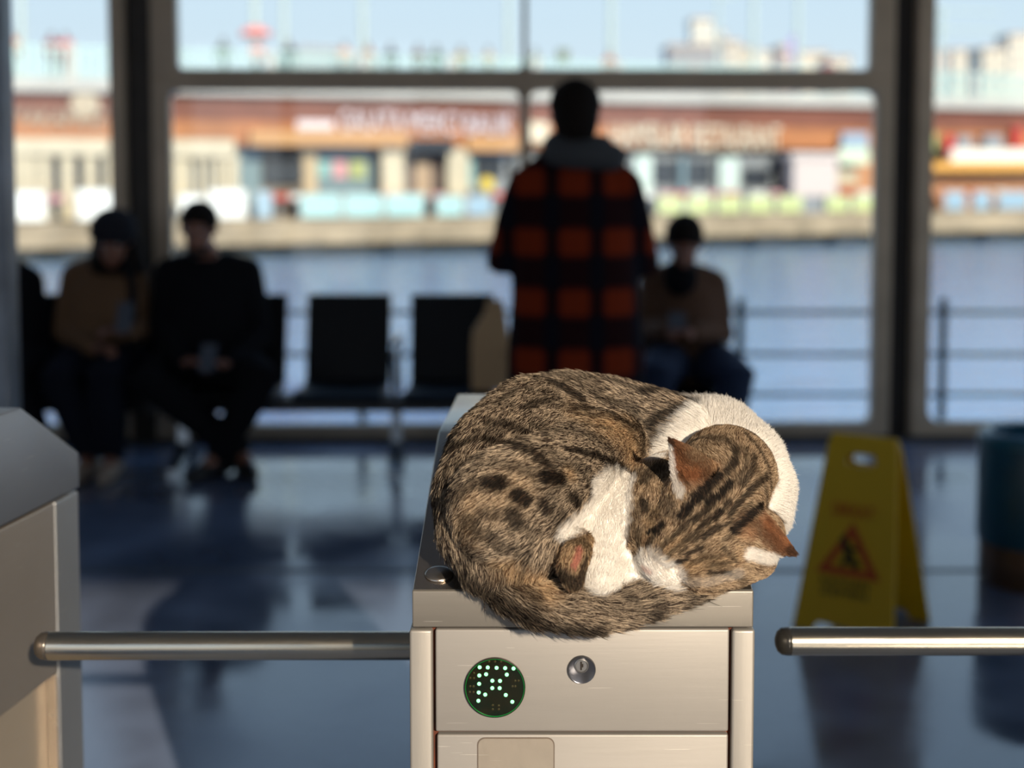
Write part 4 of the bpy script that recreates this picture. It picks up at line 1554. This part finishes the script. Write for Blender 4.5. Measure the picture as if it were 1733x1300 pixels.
# ------------------------------------------------------------------ the cat
TABBY, WHITE, TANF = 0, 1, 2
BALLS = []          # (centre, radius, chain id)
FLOWS = []          # (point, direction)
CH = {}             # chain id -> (coat, hair length)


def chain(bm, lst, cid, flow=1, free=False):
    """overlapping balls along (px, py, height over the lid or depth, radius)"""
    P3 = [((P(x, y, h) if free else lidray(x, y, h)), r) for x, y, h, r in lst]
    for (a, ra), (c, rc) in zip(P3[:-1], P3[1:]):
        n = max(2, int((a - c).length / .010))
        for i in range(n + 1):
            k = i / n
            q, r = a.lerp(c, k), ra + (rc - ra) * k
            ball(bm, q, r, 3 if r > .024 else 2)
            BALLS.append((q, r, cid))
            if flow:
                FLOWS.append((q, (c - a).normalized() * flow, cid))
    if len(P3) == 1:
        ball(bm, P3[0][0], P3[0][1], 3)
        BALLS.append((P3[0][0], P3[0][1], cid))
    return P3


def ear(bm, A, B2, Tp, N, cid, thick=.0030, bulge=.013):
    """cupped ear shell from base A-B2 to the tip; N = side the back of the ear bulges to"""
    A, B2, Tp, N = Vector(A), Vector(B2), Vector(Tp), Vector(N).normalized()
    n, m = 22, 22
    fr, bk = [], []
    mid = (A + B2) / 2
    for i in range(n + 1):
        k = i / n
        rf, rb = [], []
        for j in range(m + 1):
            s = -1 + 2 * j / m
            wdt = (1 - k) ** .85 * (1 + .22 * math.sin(math.pi * k))
            p = mid.lerp(Tp, k) + (B2 - A) / 2 * s * wdt + N * bulge * (1 - s * s) * (1 - k) ** .6 - N * .002 * k
            rf.append(bm.verts.new(p + N * thick / 2 * (1 - .4 * k)))
            rb.append(bm.verts.new(p - N * thick / 2 * (1 - .4 * k)))
            if 0 < i < n:
                BALLS.append((p, thick / 2, cid))
                FLOWS.append((p, (Tp - mid).normalized(), cid))
        fr.append(rf)
        bk.append(rb)
    for i in range(n):
        for j in range(m):
            bm.faces.new((fr[i][j], fr[i][j + 1], fr[i + 1][j + 1], fr[i + 1][j]))
            bm.faces.new((bk[i][j], bk[i + 1][j], bk[i + 1][j + 1], bk[i][j + 1]))
        bm.faces.new((fr[i][0], fr[i + 1][0], bk[i + 1][0], bk[i][0]))
        bm.faces.new((fr[i][m], bk[i][m], bk[i + 1][m], fr[i + 1][m]))
    for j in range(m):
        bm.faces.new((fr[0][j], bk[0][j], bk[0][j + 1], fr[0][j + 1]))
        bm.faces.new((fr[n][j], fr[n][j + 1], bk[n][j + 1], bk[n][j]))


b = NB()
CH[0] = (TABBY, .0125)
chain(b, [(912, 752, .085, .080), (872, 790, .080, .080), (848, 838, .072, .074), (838, 885, .056, .064), (836, 925, .042, .048), (830, 948, .034, .038)], 0)
chain(b, [(905, 850, .085, .055), (890, 905, .060, .050), (880, 940, .040, .040)], 0)
CH[1] = (TABBY, .012)
chain(b, [(1150, 764, .070, .066), (1100, 752, .072, .066), (1030, 742, .074, .072), (965, 742, .080, .078), (912, 752, .085, .080)], 1)
CH[2] = (TABBY, .010)
chain(b, [(1040, 752, .098, .040), (1018, 760, .100, .044), (960, 800, .104, .052), (905, 835, .098, .060), (860, 860, .085, .066)], 2)
CH[3] = (WHITE, .0115)
chain(b, [(1098, 800, .058, .036), (1122, 772, .066, .048), (1162, 757, .072, .061), (1208, 760, .070, .062), (1250, 790, .066, .056), (1278, 828, .058, .046), (1284, 868, .050, .036)], 3, flow=-.6)
# head: skull, brow, cheeks, nose bridge
CH[4] = (TABBY, .0062)
chain(b, [(1120, 930, .058, .022), (1146, 906, .066, .032), (1180, 868, .078, .046), (1214, 828, .086, .056), (1228, 806, .084, .058)], 4)
chain(b, [(1120, 880, .058, .028), (1150, 862, .066, .036), (1200, 838, .075, .045)], 4)
chain(b, [(1170, 962, .036, .022), (1205, 940, .044, .032), (1240, 900, .056, .042)], 4)
chain(b, [(1090, 908, .062, .022), (1097, 864, .072, .031), (1112, 828, .076, .037), (1140, 812, .070, .036)], 4)
chain(b, [(1180, 965, .034, .024), (1235, 952, .034, .030), (1270, 938, .040, .030), (1280, 905, .046, .032)], 4)
CH[5] = (WHITE, .0045)
chain(b, [(1104, 945, .048, .018), (1112, 962, .038, .018), (1135, 975, .028, .016)], 5, flow=-1)
chain(b, [(1092, 950, .042, .014), (1088, 962, .034, .012)], 5, flow=-1)
CH[6] = (WHITE, .0065)
chain(b, [(1046, 815, .070, .030), (1036, 850, .066, .034), (1022, 900, .052, .038), (1014, 950, .036, .030), (1012, 985, .024, .022)], 6)
chain(b, [(1000, 850, .070, .030), (985, 890, .060, .028), (1000, 925, .048, .026)], 6)
chain(b, [(1060, 925, .034, .022), (1052, 965, .026, .022), (1030, 988, .020, .020)], 6)
CH[7] = (TANF, .0060)
chain(b, [(986, 914, .070, .013), (976, 935, .066, .018), (968, 958, .056, .018), (970, 980, .044, .014)], 7)
CH[8] = (TABBY, .016)
chain(b, [(836, 925, 1.50, .040), (838, 958, 1.475, .034), (866, 985, 1.452, .031), (910, 1012, 1.437, .029), (955, 1022, 1.432, .027), (1005, 1028, 1.432, .026), (1050, 1022, 1.434, .025),
          (1095, 1012, 1.440, .023), (1140, 1000, 1.447, .020), (1180, 993, 1.452, .015), (1205, 990, 1.455, .010)], 8, free=True)
CH[9] = (TANF, .0030)
hdD = lidray(1214, 828, .086).y
be = NB()
ear(be, P(1150, 842, hdD - .032), P(1216, 792, hdD - .046), P(1135, 741, hdD - .052), V(.50, -.75, .25), 9)
ear(be, P(1284, 862, hdD - .030), P(1262, 928, hdD - .048), P(1350, 938, hdD - .058), V(.25, -.70, .65), 9)
cb = fuse(b, .0026, 5)
cb.normal_update()
for v in cb.verts:
    v.co -= v.normal * .0030
bmesh.ops.recalc_face_normals(be, faces=be.faces)
me9 = bpy.data.meshes.new('e')
be.to_mesh(me9)
be.free()
cb.from_mesh(me9)
# keep the lid side clear: nothing of the body sinks into the steel
for v in cb.verts:
    h = (v.co - T(0, 0, Z0)).dot(NL)
    if h < .0015 and v.co.y > TD - .001 and abs(v.co.x - TX) < .19:
        v.co += NL * (.0015 - h)
cb.normal_update()
tri = bmesh.new()
me0 = bpy.data.meshes.new('x')
cb.to_mesh(me0)
tri.from_mesh(me0)
bmesh.ops.triangulate(tri, faces=tri.faces)
BV = BVHTree.FromBMesh(tri)
tri.verts.ensure_lookup_table()
VN = np.array([v.normal[:] for v in tri.verts])
VC = np.array([v.co[:] for v in tri.verts])
TR = np.array([[l.vert.index for l in f.loops] for f in tri.faces])
tri.free()
ORG = Vector((0, 0, CAMZ))

bc_ = np.array([q[:] for q, r, c in BALLS])
br_ = np.array([r for q, r, c in BALLS])
bid = np.array([c for q, r, c in BALLS])
ncid = 10
DD = np.full((len(VC), ncid), 9.0)
for c in range(ncid):
    k = bid == c
    for a in range(0, len(VC), 8000):
        d = np.linalg.norm(VC[a:a + 8000, None, :] - bc_[k][None], axis=2) - br_[k][None]
        DD[a:a + 8000, c] = d.min(1)


def vnoise(p, scale, seed):
    """cheap smooth 3-D value noise"""
    q = p * scale
    i = np.floor(q).astype(int)
    f = q - i
    f = f * f * (3 - 2 * f)
    out = 0
    for dx in (0, 1):
        for dy in (0, 1):
            for dz in (0, 1):
                h = (i[:, 0] + dx) * 374761393 + (i[:, 1] + dy) * 668265263 + (i[:, 2] + dz) * 2147483647 + seed * 974634777
                h = (h ^ (h >> 13)) * 1274126177
                h = ((h ^ (h >> 16)) & 0xffff) / 65535.0
                wgt = (f[:, 0] if dx else 1 - f[:, 0]) * (f[:, 1] if dy else 1 - f[:, 1]) * (f[:, 2] if dz else 1 - f[:, 2])
                out = out + h * wgt
    return out


jit = (vnoise(VC, 220, 1) - .5) * .006
DJ = DD.copy()
for c in (0, 1, 2, 4, 7, 8):
    DJ[:, c] += jit
near = DJ.argmin(1)

# flow field
fp = np.array([q[:] for q, d, c in FLOWS])
fd = np.array([d[:] for q, d, c in FLOWS])
fcid = np.array([c for q, d, c in FLOWS])
FL = np.zeros_like(VC)
for a in range(0, len(VC), 8000):
    d2 = ((VC[a:a + 8000, None, :] - fp[None]) ** 2).sum(2)
    wgt = 1 / (d2 + 1e-4) ** 2
    wgt *= np.where(near[a:a + 8000, None] == fcid[None], 1.0, 0.05)
    FL[a:a + 8000] = (wgt[:, :, None] * fd[None]).sum(1)
# white ruff: hair radiates away from the skull
sk = np.array(lidray(1214, 828, .086)[:])
k3 = near == 3
FL[k3] = VC[k3] - sk
FL -= VN * (FL * VN).sum(1)[:, None]
FL /= np.linalg.norm(FL, axis=1)[:, None] + 1e-9


# markings: strokes laid on the surface
def stroke_pts(pts):
    out = []
    P2 = list(pts)
    if len(P2) == 1:
        P2 = P2 * 2
    for (x0, y0), (x1, y1) in zip(P2[:-1], P2[1:]):
        n = max(1, int(math.hypot(x1 - x0, y1 - y0) / 4))
        for i in range(n + 1):
            k = i / n
            d = P(x0 + (x1 - x0) * k, y0 + (y1 - y0) * k, 1.0) - ORG
            hit = BV.ray_cast(ORG, d.normalized())
            if hit[0]:
                out.append(hit[0][:])
    return np.array(out)


def mark(strokes, base=None, soft=.32):
    """field 0..1 on the vertices: distance to strokes ([pts], radius px, weight)"""
    f = np.zeros(len(VC))
    for pts, r, wgt in strokes:
        sp = stroke_pts(pts)
        if not len(sp):
            continue
        rm = r * 1.45 / 1580.0
        lo, hi = sp.min(0) - rm * 2, sp.max(0) + rm * 2
        idx = np.where(((VC > lo) & (VC < hi)).all(1))[0]
        if not len(idx):
            continue
        d = np.sqrt(((VC[idx][:, None] - sp[None]) ** 2).sum(2)).min(1)
        d = d + (vnoise(VC[idx], 260, 5) - .5) * rm * .5
        v = np.clip((rm * (1 + soft) - d) / (rm * 2 * soft), 0, 1) * wgt
        f[idx] = np.maximum(f[idx], v)
    return f


DARK = [  # head
    ([(1098, 903), (1110, 896), (1122, 887)], 3.5, 1), ([(1130, 958), (1146, 953), (1162, 944)], 3.5, 1), ([(1136, 744), (1137, 752)], 5, .8), ([(1350, 938), (1338, 932)], 6, .8), ([(1150, 800), (1165, 822)], 3, .5), ([(1325, 905), (1300, 880)], 4, .35),  # closed eye lines; ear tips and folds darkened as painted shading
    ([(1216, 806), (1196, 828), (1178, 846)], 7, 1), ([(1246, 760), (1244, 782), (1230, 800)], 5, .9), ([(1236, 818), (1218, 838), (1198, 852)], 5, 1),
    ([(1276, 772), (1272, 798), (1255, 820)], 5, .8), ([(1297, 806), (1268, 830), (1246, 856), (1234, 870)], 5, .9), ([(1288, 856), (1264, 878), (1242, 898)], 6, 1),
    ([(1218, 866), (1208, 876)], 5, 1), ([(1226, 856), (1234, 850)], 4, .9), ([(1202, 878), (1186, 892)], 5, .9), ([(1197, 862), (1172, 882)], 4, .9),
    ([(1166, 858), (1154, 876)], 6, 1), ([(1214, 892), (1190, 908)], 5, .9), ([(1180, 900), (1160, 914)], 4, .8), ([(1165, 888), (1148, 902)], 3, .7),
    ([(1120, 890), (1110, 902)], 5, 1), ([(1104, 914), (1098, 922)], 4, .8), ([(1130, 956), (1150, 948)], 4, 1), ([(1186, 926), (1164, 936)], 4, .9),
    ([(1088, 848), (1092, 866)], 5, .9), ([(1080, 900), (1082, 925)], 4, .7), ([(1198, 969), (1232, 968)], 3, .9), ([(1226, 930), (1246, 950)], 4, .7), ([(1215, 722)], 6, .7),
    ([(1262, 735), (1284, 760), (1300, 792), (1304, 830)], 4, .7), ([(1230, 745), (1240, 760)], 4, .6), ([(1160, 915), (1140, 930), (1128, 944)], 3, .7), ([(1130, 915), (1118, 930)], 3, .7),
    ([(1090, 815), (1100, 800), (1118, 792)], 8, .8), ([(1200, 790), (1186, 812)], 3, .5), ([(1250, 900), (1225, 915)], 3, .6), ([(1262, 760), (1262, 790), (1246, 815)], 4, .6), ([(1170, 952), (1196, 946), (1220, 942)], 3, .6),
    ([(1170, 880), (1150, 896), (1138, 912)], 3, .8), ([(1195, 905), (1172, 915)], 3, .8), ([(1240, 880), (1218, 892)], 3, .8), ([(1206, 856), (1190, 868)], 3, .8), ([(1270, 850), (1250, 872)], 3, .7),
    ([(1100, 880), (1108, 868)], 4, .7), ([(1128, 872), (1136, 858)], 4, .6), ([(1205, 955), (1235, 952)], 3, .7), ([(1150, 935), (1160, 926)], 3, .7),
    # body
    ([(822, 745), (860, 752), (892, 762), (932, 792)], 7, .9), ([(768, 758), (800, 748)], 8, .8), ([(830, 716), (862, 722), (892, 736)], 7, .8), ([(936, 650), (958, 660), (980, 676)], 9, .9),
    ([(886, 694), (906, 684), (926, 680)], 7, .8), ([(826, 818), (850, 819)], 10, 1), ([(874, 838), (888, 846)], 9, 1), ([(924, 808), (946, 812)], 9, 1), ([(918, 852), (926, 862)], 8, .95),
    ([(866, 870), (874, 884)], 9, .9), ([(966, 840), (976, 850)], 7, .9), ([(770, 842), (800, 820)], 9, .7), ([(780, 790), (815, 776)], 7, .7), ([(860, 790), (905, 800)], 7, .6),
    ([(1090, 666), (1125, 662), (1186, 684)], 9, .9), ([(1100, 720), (1130, 702), (1165, 690)], 9, .85), ([(1098, 745), (1112, 735)], 8, .7), ([(960, 762), (1010, 772), (1062, 796)], 5, .9),
    ([(968, 690), (1030, 700), (1070, 724)], 6, .8), ([(910, 642), (970, 636), (1040, 648), (1084, 664)], 8, .6), ([(940, 720), (990, 722), (1030, 728)], 4, .5), ([(742, 860), (740, 900), (752, 940)], 14, .7),
    ([(795, 880), (812, 900)], 9, .7), ([(830, 905), (850, 925)], 8, .6), ([(1070, 700), (1085, 740), (1086, 775)], 6, .6), ([(870, 665), (850, 680)], 7, .7), ([(780, 710), (800, 700)], 7, .6), ([(950, 870), (940, 900)], 6, .6),
    ([(1000, 668), (1020, 680), (1050, 684)], 5, .7), ([(900, 720), (930, 740)], 5, .6), ([(870, 925), (890, 945)], 6, .5), ([(760, 800), (758, 820)], 7, .6), ([(790, 930), (800, 945)], 9, .7),
    ([(955, 975), (975, 990), (990, 970)], 9, .9), ([(992, 945), (985, 965)], 4, .8),  # darkness of the paw's hollow painted into the coat
    # tail
    ([(790, 975), (835, 1006), (880, 1034), (935, 1058), (1010, 1064)], 11, .85), ([(1080, 1050), (1100, 1045), (1112, 1030)], 9, .8), ([(990, 1000), (1020, 1010)], 4, .5), ([(900, 1000), (915, 1020)], 5, .5), ([(1050, 1005), (1075, 1020), (1085, 1035)], 5, .5)]
TANS = [([(1096, 885), (1112, 878)], 7, 1), ([(1150, 965), (1172, 955)], 7, 1), ([(1030, 722), (1062, 742), (1068, 765)], 26, 1), ([(980, 705), (1030, 715)], 16, .6), ([(850, 960), (905, 984), (930, 1000)], 13, .9), ([(962, 802)], 8, .8), ([(800, 850), (790, 900)], 18, .45), ([(880, 820), (830, 850)], 22, .35),
        ([(1110, 870), (1095, 910)], 14, .8), ([(1150, 960), (1200, 955), (1250, 945)], 16, .8), ([(1150, 915), (1130, 930)], 12, .8), ([(1200, 885), (1160, 905)], 14, .6), ([(1230, 735), (1280, 800)], 24, .45), ([(1255, 900), (1280, 880)], 16, .8), ([(980, 925), (965, 950)], 10, 1)]
WHTS = [([(1140, 750), (1165, 722), (1190, 700), (1215, 688)], 20, 1), ([(1104, 944), (1130, 962), (1150, 975)], 10, .8), ([(1040, 812), (1010, 850), (975, 885), (960, 900)], 15, 1), ([(1028, 815), (1012, 830)], 16, 1), ([(1060, 812), (1050, 880), (1030, 960)], 12, 1),
        ([(1133, 755), (1138, 795), (1152, 836)], 6, .8), ([(1108, 775), (1128, 748), (1160, 715), (1195, 692)], 12, 1), ([(1270, 938), (1300, 945), (1335, 945)], 7, .9), ([(1150, 985), (1200, 985), (1250, 970)], 6, .2)]
ORNG = [([(1140, 752), (1150, 785), (1165, 805), (1180, 800)], 15, 1), ([(1300, 890), (1322, 918), (1344, 934)], 14, 1), ([(1195, 795)], 16, .6), ([(1270, 890)], 14, .6)]  # glow of light through the thin ears painted as orange
EARW = [([(1133, 758), (1137, 795), (1150, 836)], 5, .85), ([(1270, 938), (1300, 945), (1330, 943)], 6, .9)]
PINK = [([(980, 932), (972, 958)], 4, .9), ([(1090, 962), (1098, 967)], 4, .35)]
f_dark, f_tan, f_wht, f_or, f_pink = mark(DARK), mark(TANS, soft=.8), mark(WHTS), mark(ORNG, soft=.6), mark(PINK)
earv = DD[:, 9] < .004

# procedural tabby pattern where nothing was drawn (back and far side)
warp = vnoise(VC, 18, 3) * 2.2
st = np.sin((VC @ np.array([60.0, 95.0, 55.0])) + warp * 3.2 + vnoise(VC, 45, 9) * 3)
seen = np.zeros(len(VC))
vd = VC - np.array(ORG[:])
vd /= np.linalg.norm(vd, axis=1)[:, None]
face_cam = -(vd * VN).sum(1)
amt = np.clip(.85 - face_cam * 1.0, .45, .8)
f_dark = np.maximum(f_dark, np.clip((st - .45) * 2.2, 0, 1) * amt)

coat = np.array([CH[c][0] for c in range(ncid)])[near]
wf = (coat == WHITE).astype(float)
# smooth white edges: ratio of distances
dw = np.minimum.reduce([DJ[:, 3], DJ[:, 5], DJ[:, 6]])
dt = np.minimum.reduce([DJ[:, 0], DJ[:, 1], DJ[:, 2], DJ[:, 4], DJ[:, 7], DJ[:, 8], DD[:, 9]])
wf = np.clip(.5 + (dt - dw) / .006, 0, 1)
wf = np.maximum(wf, f_wht)
wf = np.where(earv, mark(EARW), wf)
headf = (near == 4).astype(float)
LEN = np.array([CH[c][1] for c in range(ncid)])[near]
cA_l, cA_d = np.array([.66, .52, .37]), np.array([.040, .026, .018])     # light and dark agouti hairs
T_l, T_d = np.array([.66, .46, .26]), np.array([.19, .10, .05])
D_l, D_d = np.array([.045, .024, .013]), np.array([.006, .0035, .002])
W_ = np.array([.93, .89, .83])
O_ = np.array([.34, .145, .065])
Pk = np.array([.55, .22, .16])


def coat_col(i, rnd, rnd2):
    """i vertex indices, rnd random per hair: colour of the hair"""
    tn, dk, wh, og, pk = f_tan[i], f_dark[i], wf[i], f_or[i], f_pink[i]
    tn = np.maximum(tn, np.where(coat[i] == TANF, .8, 0))
    tn = np.maximum(tn, headf[i] * .45)
    light = (rnd < np.where(headf[i] > .5, .42, .46))[:, None]
    c = np.where(light, cA_l * (.65 + .5 * rnd2[:, None]), cA_d * (.7 + 1.2 * rnd2[:, None]))
    ct = np.where((rnd < .60)[:, None], T_l * (.7 + .45 * rnd2[:, None]), T_d * (.6 + .8 * rnd2[:, None]))
    c = c + (ct - c) * tn[:, None]
    c = c + (O_ * (.7 + .5 * rnd2[:, None]) - c) * og[:, None]
    cd = np.where((rnd < .08)[:, None], D_l * (.8 + 2.0 * rnd2[:, None]), D_d * (.6 + rnd2[:, None]))
    c = c + (cd - c) * (dk[:, None] * .98)
    c = c + (W_ * (.88 + .12 * rnd2[:, None]) - c) * wh[:, None]
    c = c + (Pk * (.8 + .3 * rnd2[:, None]) - c) * pk[:, None]
    return c


cat = thing('cat', lidray(1000, 900, 0), 'brown tabby and white cat curled up asleep on the steel turnstile lid', 'cat')
M_coat = bpy.data.materials.new('cat_undercoat')
M_coat.use_nodes = True
t = M_coat.node_tree
bs = t.nodes['Principled BSDF']
bs.inputs['Roughness'].default_value = .9
bs.inputs['Specular IOR Level'].default_value = .1
at_ = t.nodes.new('ShaderNodeAttribute')
at_.attribute_name = 'coat'
t.links.new(at_.outputs['Color'], bs.inputs['Base Color'])
n_ = len(VC)
half = np.full(n_, .5)
under = (coat_col(np.arange(n_), np.full(n_, .1), half) * .45 + coat_col(np.arange(n_), np.full(n_, .9), half) * .55)
under = under * (np.where(wf > .5, 1.0, .6))[:, None]
body = part('body', cb, M_coat, cat, smooth='all')
ca = body.data.color_attributes.new('coat', 'FLOAT_COLOR', 'POINT')
if len(body.data.vertices) == n_:
    ca.data.foreach_set('color', np.concatenate([under, np.ones((n_, 1))], 1).astype('f').ravel())

# ---- fur
M_fur = bpy.data.materials.new('cat_fur')
M_fur.use_nodes = True
t = M_fur.node_tree
t.nodes.clear()
out = t.nodes.new('ShaderNodeOutputMaterial')
at_ = t.nodes.new('ShaderNodeAttribute')
at_.attribute_name = 'hair_colour'
df = t.nodes.new('ShaderNodeBsdfDiffuse')
tl = t.nodes.new('ShaderNodeBsdfTranslucent')
gl = t.nodes.new('ShaderNodeBsdfHair')
gl.component = 'Reflection'
gl.inputs['RoughnessU'].default_value = .35
gl.inputs['RoughnessV'].default_value = .8
m1 = t.nodes.new('ShaderNodeMixShader'); m1.inputs[0].default_value = .30
m2 = t.nodes.new('ShaderNodeMixShader'); m2.inputs[0].default_value = .02
t.links.new(at_.outputs['Color'], df.inputs[0]); t.links.new(at_.outputs['Color'], tl.inputs[0])
t.links.new(df.outputs[0], m1.inputs[1]); t.links.new(tl.outputs[0], m1.inputs[2])
t.links.new(m1.outputs[0], m2.inputs[1]); t.links.new(gl.outputs[0], m2.inputs[2])
t.links.new(m2.outputs[0], out.inputs[0])

if FURN:
    a_, b2_, c_ = VC[TR[:, 0]], VC[TR[:, 1]], VC[TR[:, 2]]
    ar = .5 * np.linalg.norm(np.cross(b2_ - a_, c_ - a_), axis=1)
    hgt = (VC - np.array(T(0, 0, Z0)[:])) @ np.array(NL[:])
    onlid = (VC[:, 1] > TD) & (np.abs(VC[:, 0] - TX) < .18)
    tw = ar * np.where(face_cam[TR[:, 0]] > -.25, 1.0, .35)
    tw *= np.where((hgt[TR[:, 0]] < .004) & onlid[TR[:, 0]], .15, 1.0)
    tw *= np.where(near[TR[:, 0]] == 4, 2.0, 1.0) * np.where(near[TR[:, 0]] == 9, 1.3, 1.0)
    tw /= tw.sum()
    ti = rng.choice(len(TR), FURN, p=tw)
    u, v_ = rng.random(FURN), rng.random(FURN)
    fl_ = u + v_ > 1
    u[fl_], v_[fl_] = 1 - u[fl_], 1 - v_[fl_]
    w0 = 1 - u - v_
    root_ = a_[ti] * w0[:, None] + b2_[ti] * u[:, None] + c_[ti] * v_[:, None]
    pick = np.stack([w0, u, v_], 1).argmax(1)
    vi_ = TR[ti, pick]

    def interp(F):
        if F.ndim == 1:
            return F[TR[ti, 0]] * w0 + F[TR[ti, 1]] * u + F[TR[ti, 2]] * v_
        return F[TR[ti, 0]] * w0[:, None] + F[TR[ti, 1]] * u[:, None] + F[TR[ti, 2]] * v_[:, None]
    N_ = interp(VN)
    N_ /= np.linalg.norm(N_, axis=1)[:, None]
    F_ = interp(FL)
    # tufting: hairs lean together in small clumps
    cl = np.stack([vnoise(root_, 260, s) for s in (11, 12, 13)], 1) - .5
    cl2 = np.stack([vnoise(root_, 90, s) for s in (21, 22, 23)], 1) - .5
    calm = (1 - .8 * wf[vi_])[:, None]
    F_ = F_ + cl * .8 * calm + cl2 * .45 * calm + rng.normal(0, .13, (FURN, 3))
    F_ -= N_ * (F_ * N_).sum(1)[:, None]
    F_ /= np.linalg.norm(F_, axis=1)[:, None] + 1e-9
    L_ = interp(LEN) * (.65 + .6 * rng.random(FURN))
    L_ = np.where(rng.random(FURN) < .03, L_ * 1.35, L_)
    # the coat colour is read half way along the hair, so markings sit where they show
    from mathutils.kdtree import KDTree
    kd = KDTree(len(VC))
    for i_, q_ in enumerate(VC):
        kd.insert(q_, i_)
    kd.balance()
    mid_ = root_ + F_ * (L_ * .6)[:, None] + N_ * (L_ * .15)[:, None]
    vc_ = np.array([kd.find(q_)[1] for q_ in mid_])
    vc_ = np.where((near[vc_] == 9) != (near[vi_] == 9), vi_, vc_)
    R1, R2 = rng.random(FURN), rng.random(FURN)
    col_h = coat_col(vc_, R1, R2)
    NPT = 5
    pts = np.zeros((FURN, NPT, 3))
    lift = np.where(near[vi_] == 4, .30, np.where(near[vi_] == 8, .50, .38)) * (.8 + .5 * rng.random(FURN))
    for k in range(NPT):
        s = k / (NPT - 1)
        d = N_ * (lift * s * (1 - .25 * s))[:, None] + F_ * (s * (.75 + .25 * s))
        pts[:, k] = root_ + d * L_[:, None]
    base_ = np.array(WLOC[cat.name][:])
    hc = bpy.data.hair_curves.new('fur')
    hc.add_curves([NPT] * FURN)
    hc.attributes['position'].data.foreach_set('vector', (pts - base_).astype('f').ravel())
    rad = hc.attributes.get('radius') or hc.attributes.new('radius', 'FLOAT', 'POINT')
    r0 = np.where(near[vi_] == 4, .00017, .00022) * (.8 + .5 * rng.random(FURN))
    r0 = np.where(face_cam[vi_] > -.25, r0, r0 * 1.6)
    prof_ = np.array([1, .95, .8, .55, .12])
    rad.data.foreach_set('value', (r0[:, None] * prof_[None]).astype('f').ravel())
    hcol = hc.attributes.new('hair_colour', 'FLOAT_COLOR', 'POINT')
    ag = (1 - wf[vc_]) * np.where(coat[vc_] == TABBY, 1, .4)
    bands = np.array([.55, .75, 1.0, 1.25, .95])[None, :, None]
    cc = col_h[:, None, :] * (1 + (bands - 1) * ag[:, None, None])
    cc = np.clip(cc, 0, .95)
    hcol.data.foreach_set('color', np.concatenate([cc, np.ones((FURN, NPT, 1))], 2).astype('f').ravel())
    fo = bpy.data.objects.new('fur', hc)
    C.objects.link(fo)
    hc.materials.append(M_fur)
    fo.parent = cat
    fo['kind'] = 'stuff'
# whiskers
b = NB()
for (x0, y0, x1, y1) in ((1092, 940, 1060, 925), (1092, 944, 1056, 931), (1093, 948, 1062, 938), (1120, 905, 1100, 880), (1160, 940, 1185, 915)):
    q0 = P(x0, y0, 1.475)
    q1 = P(x1, y1, 1.462)
    tube(b, [q0, q0.lerp(q1, .5) + V(0, -.003, .001), q1], [.00025, .0002, .00008], seg=5)
part('whiskers', b, mat('whisker_white', (.8, .78, .74), rough=.4), cat, smooth=True)
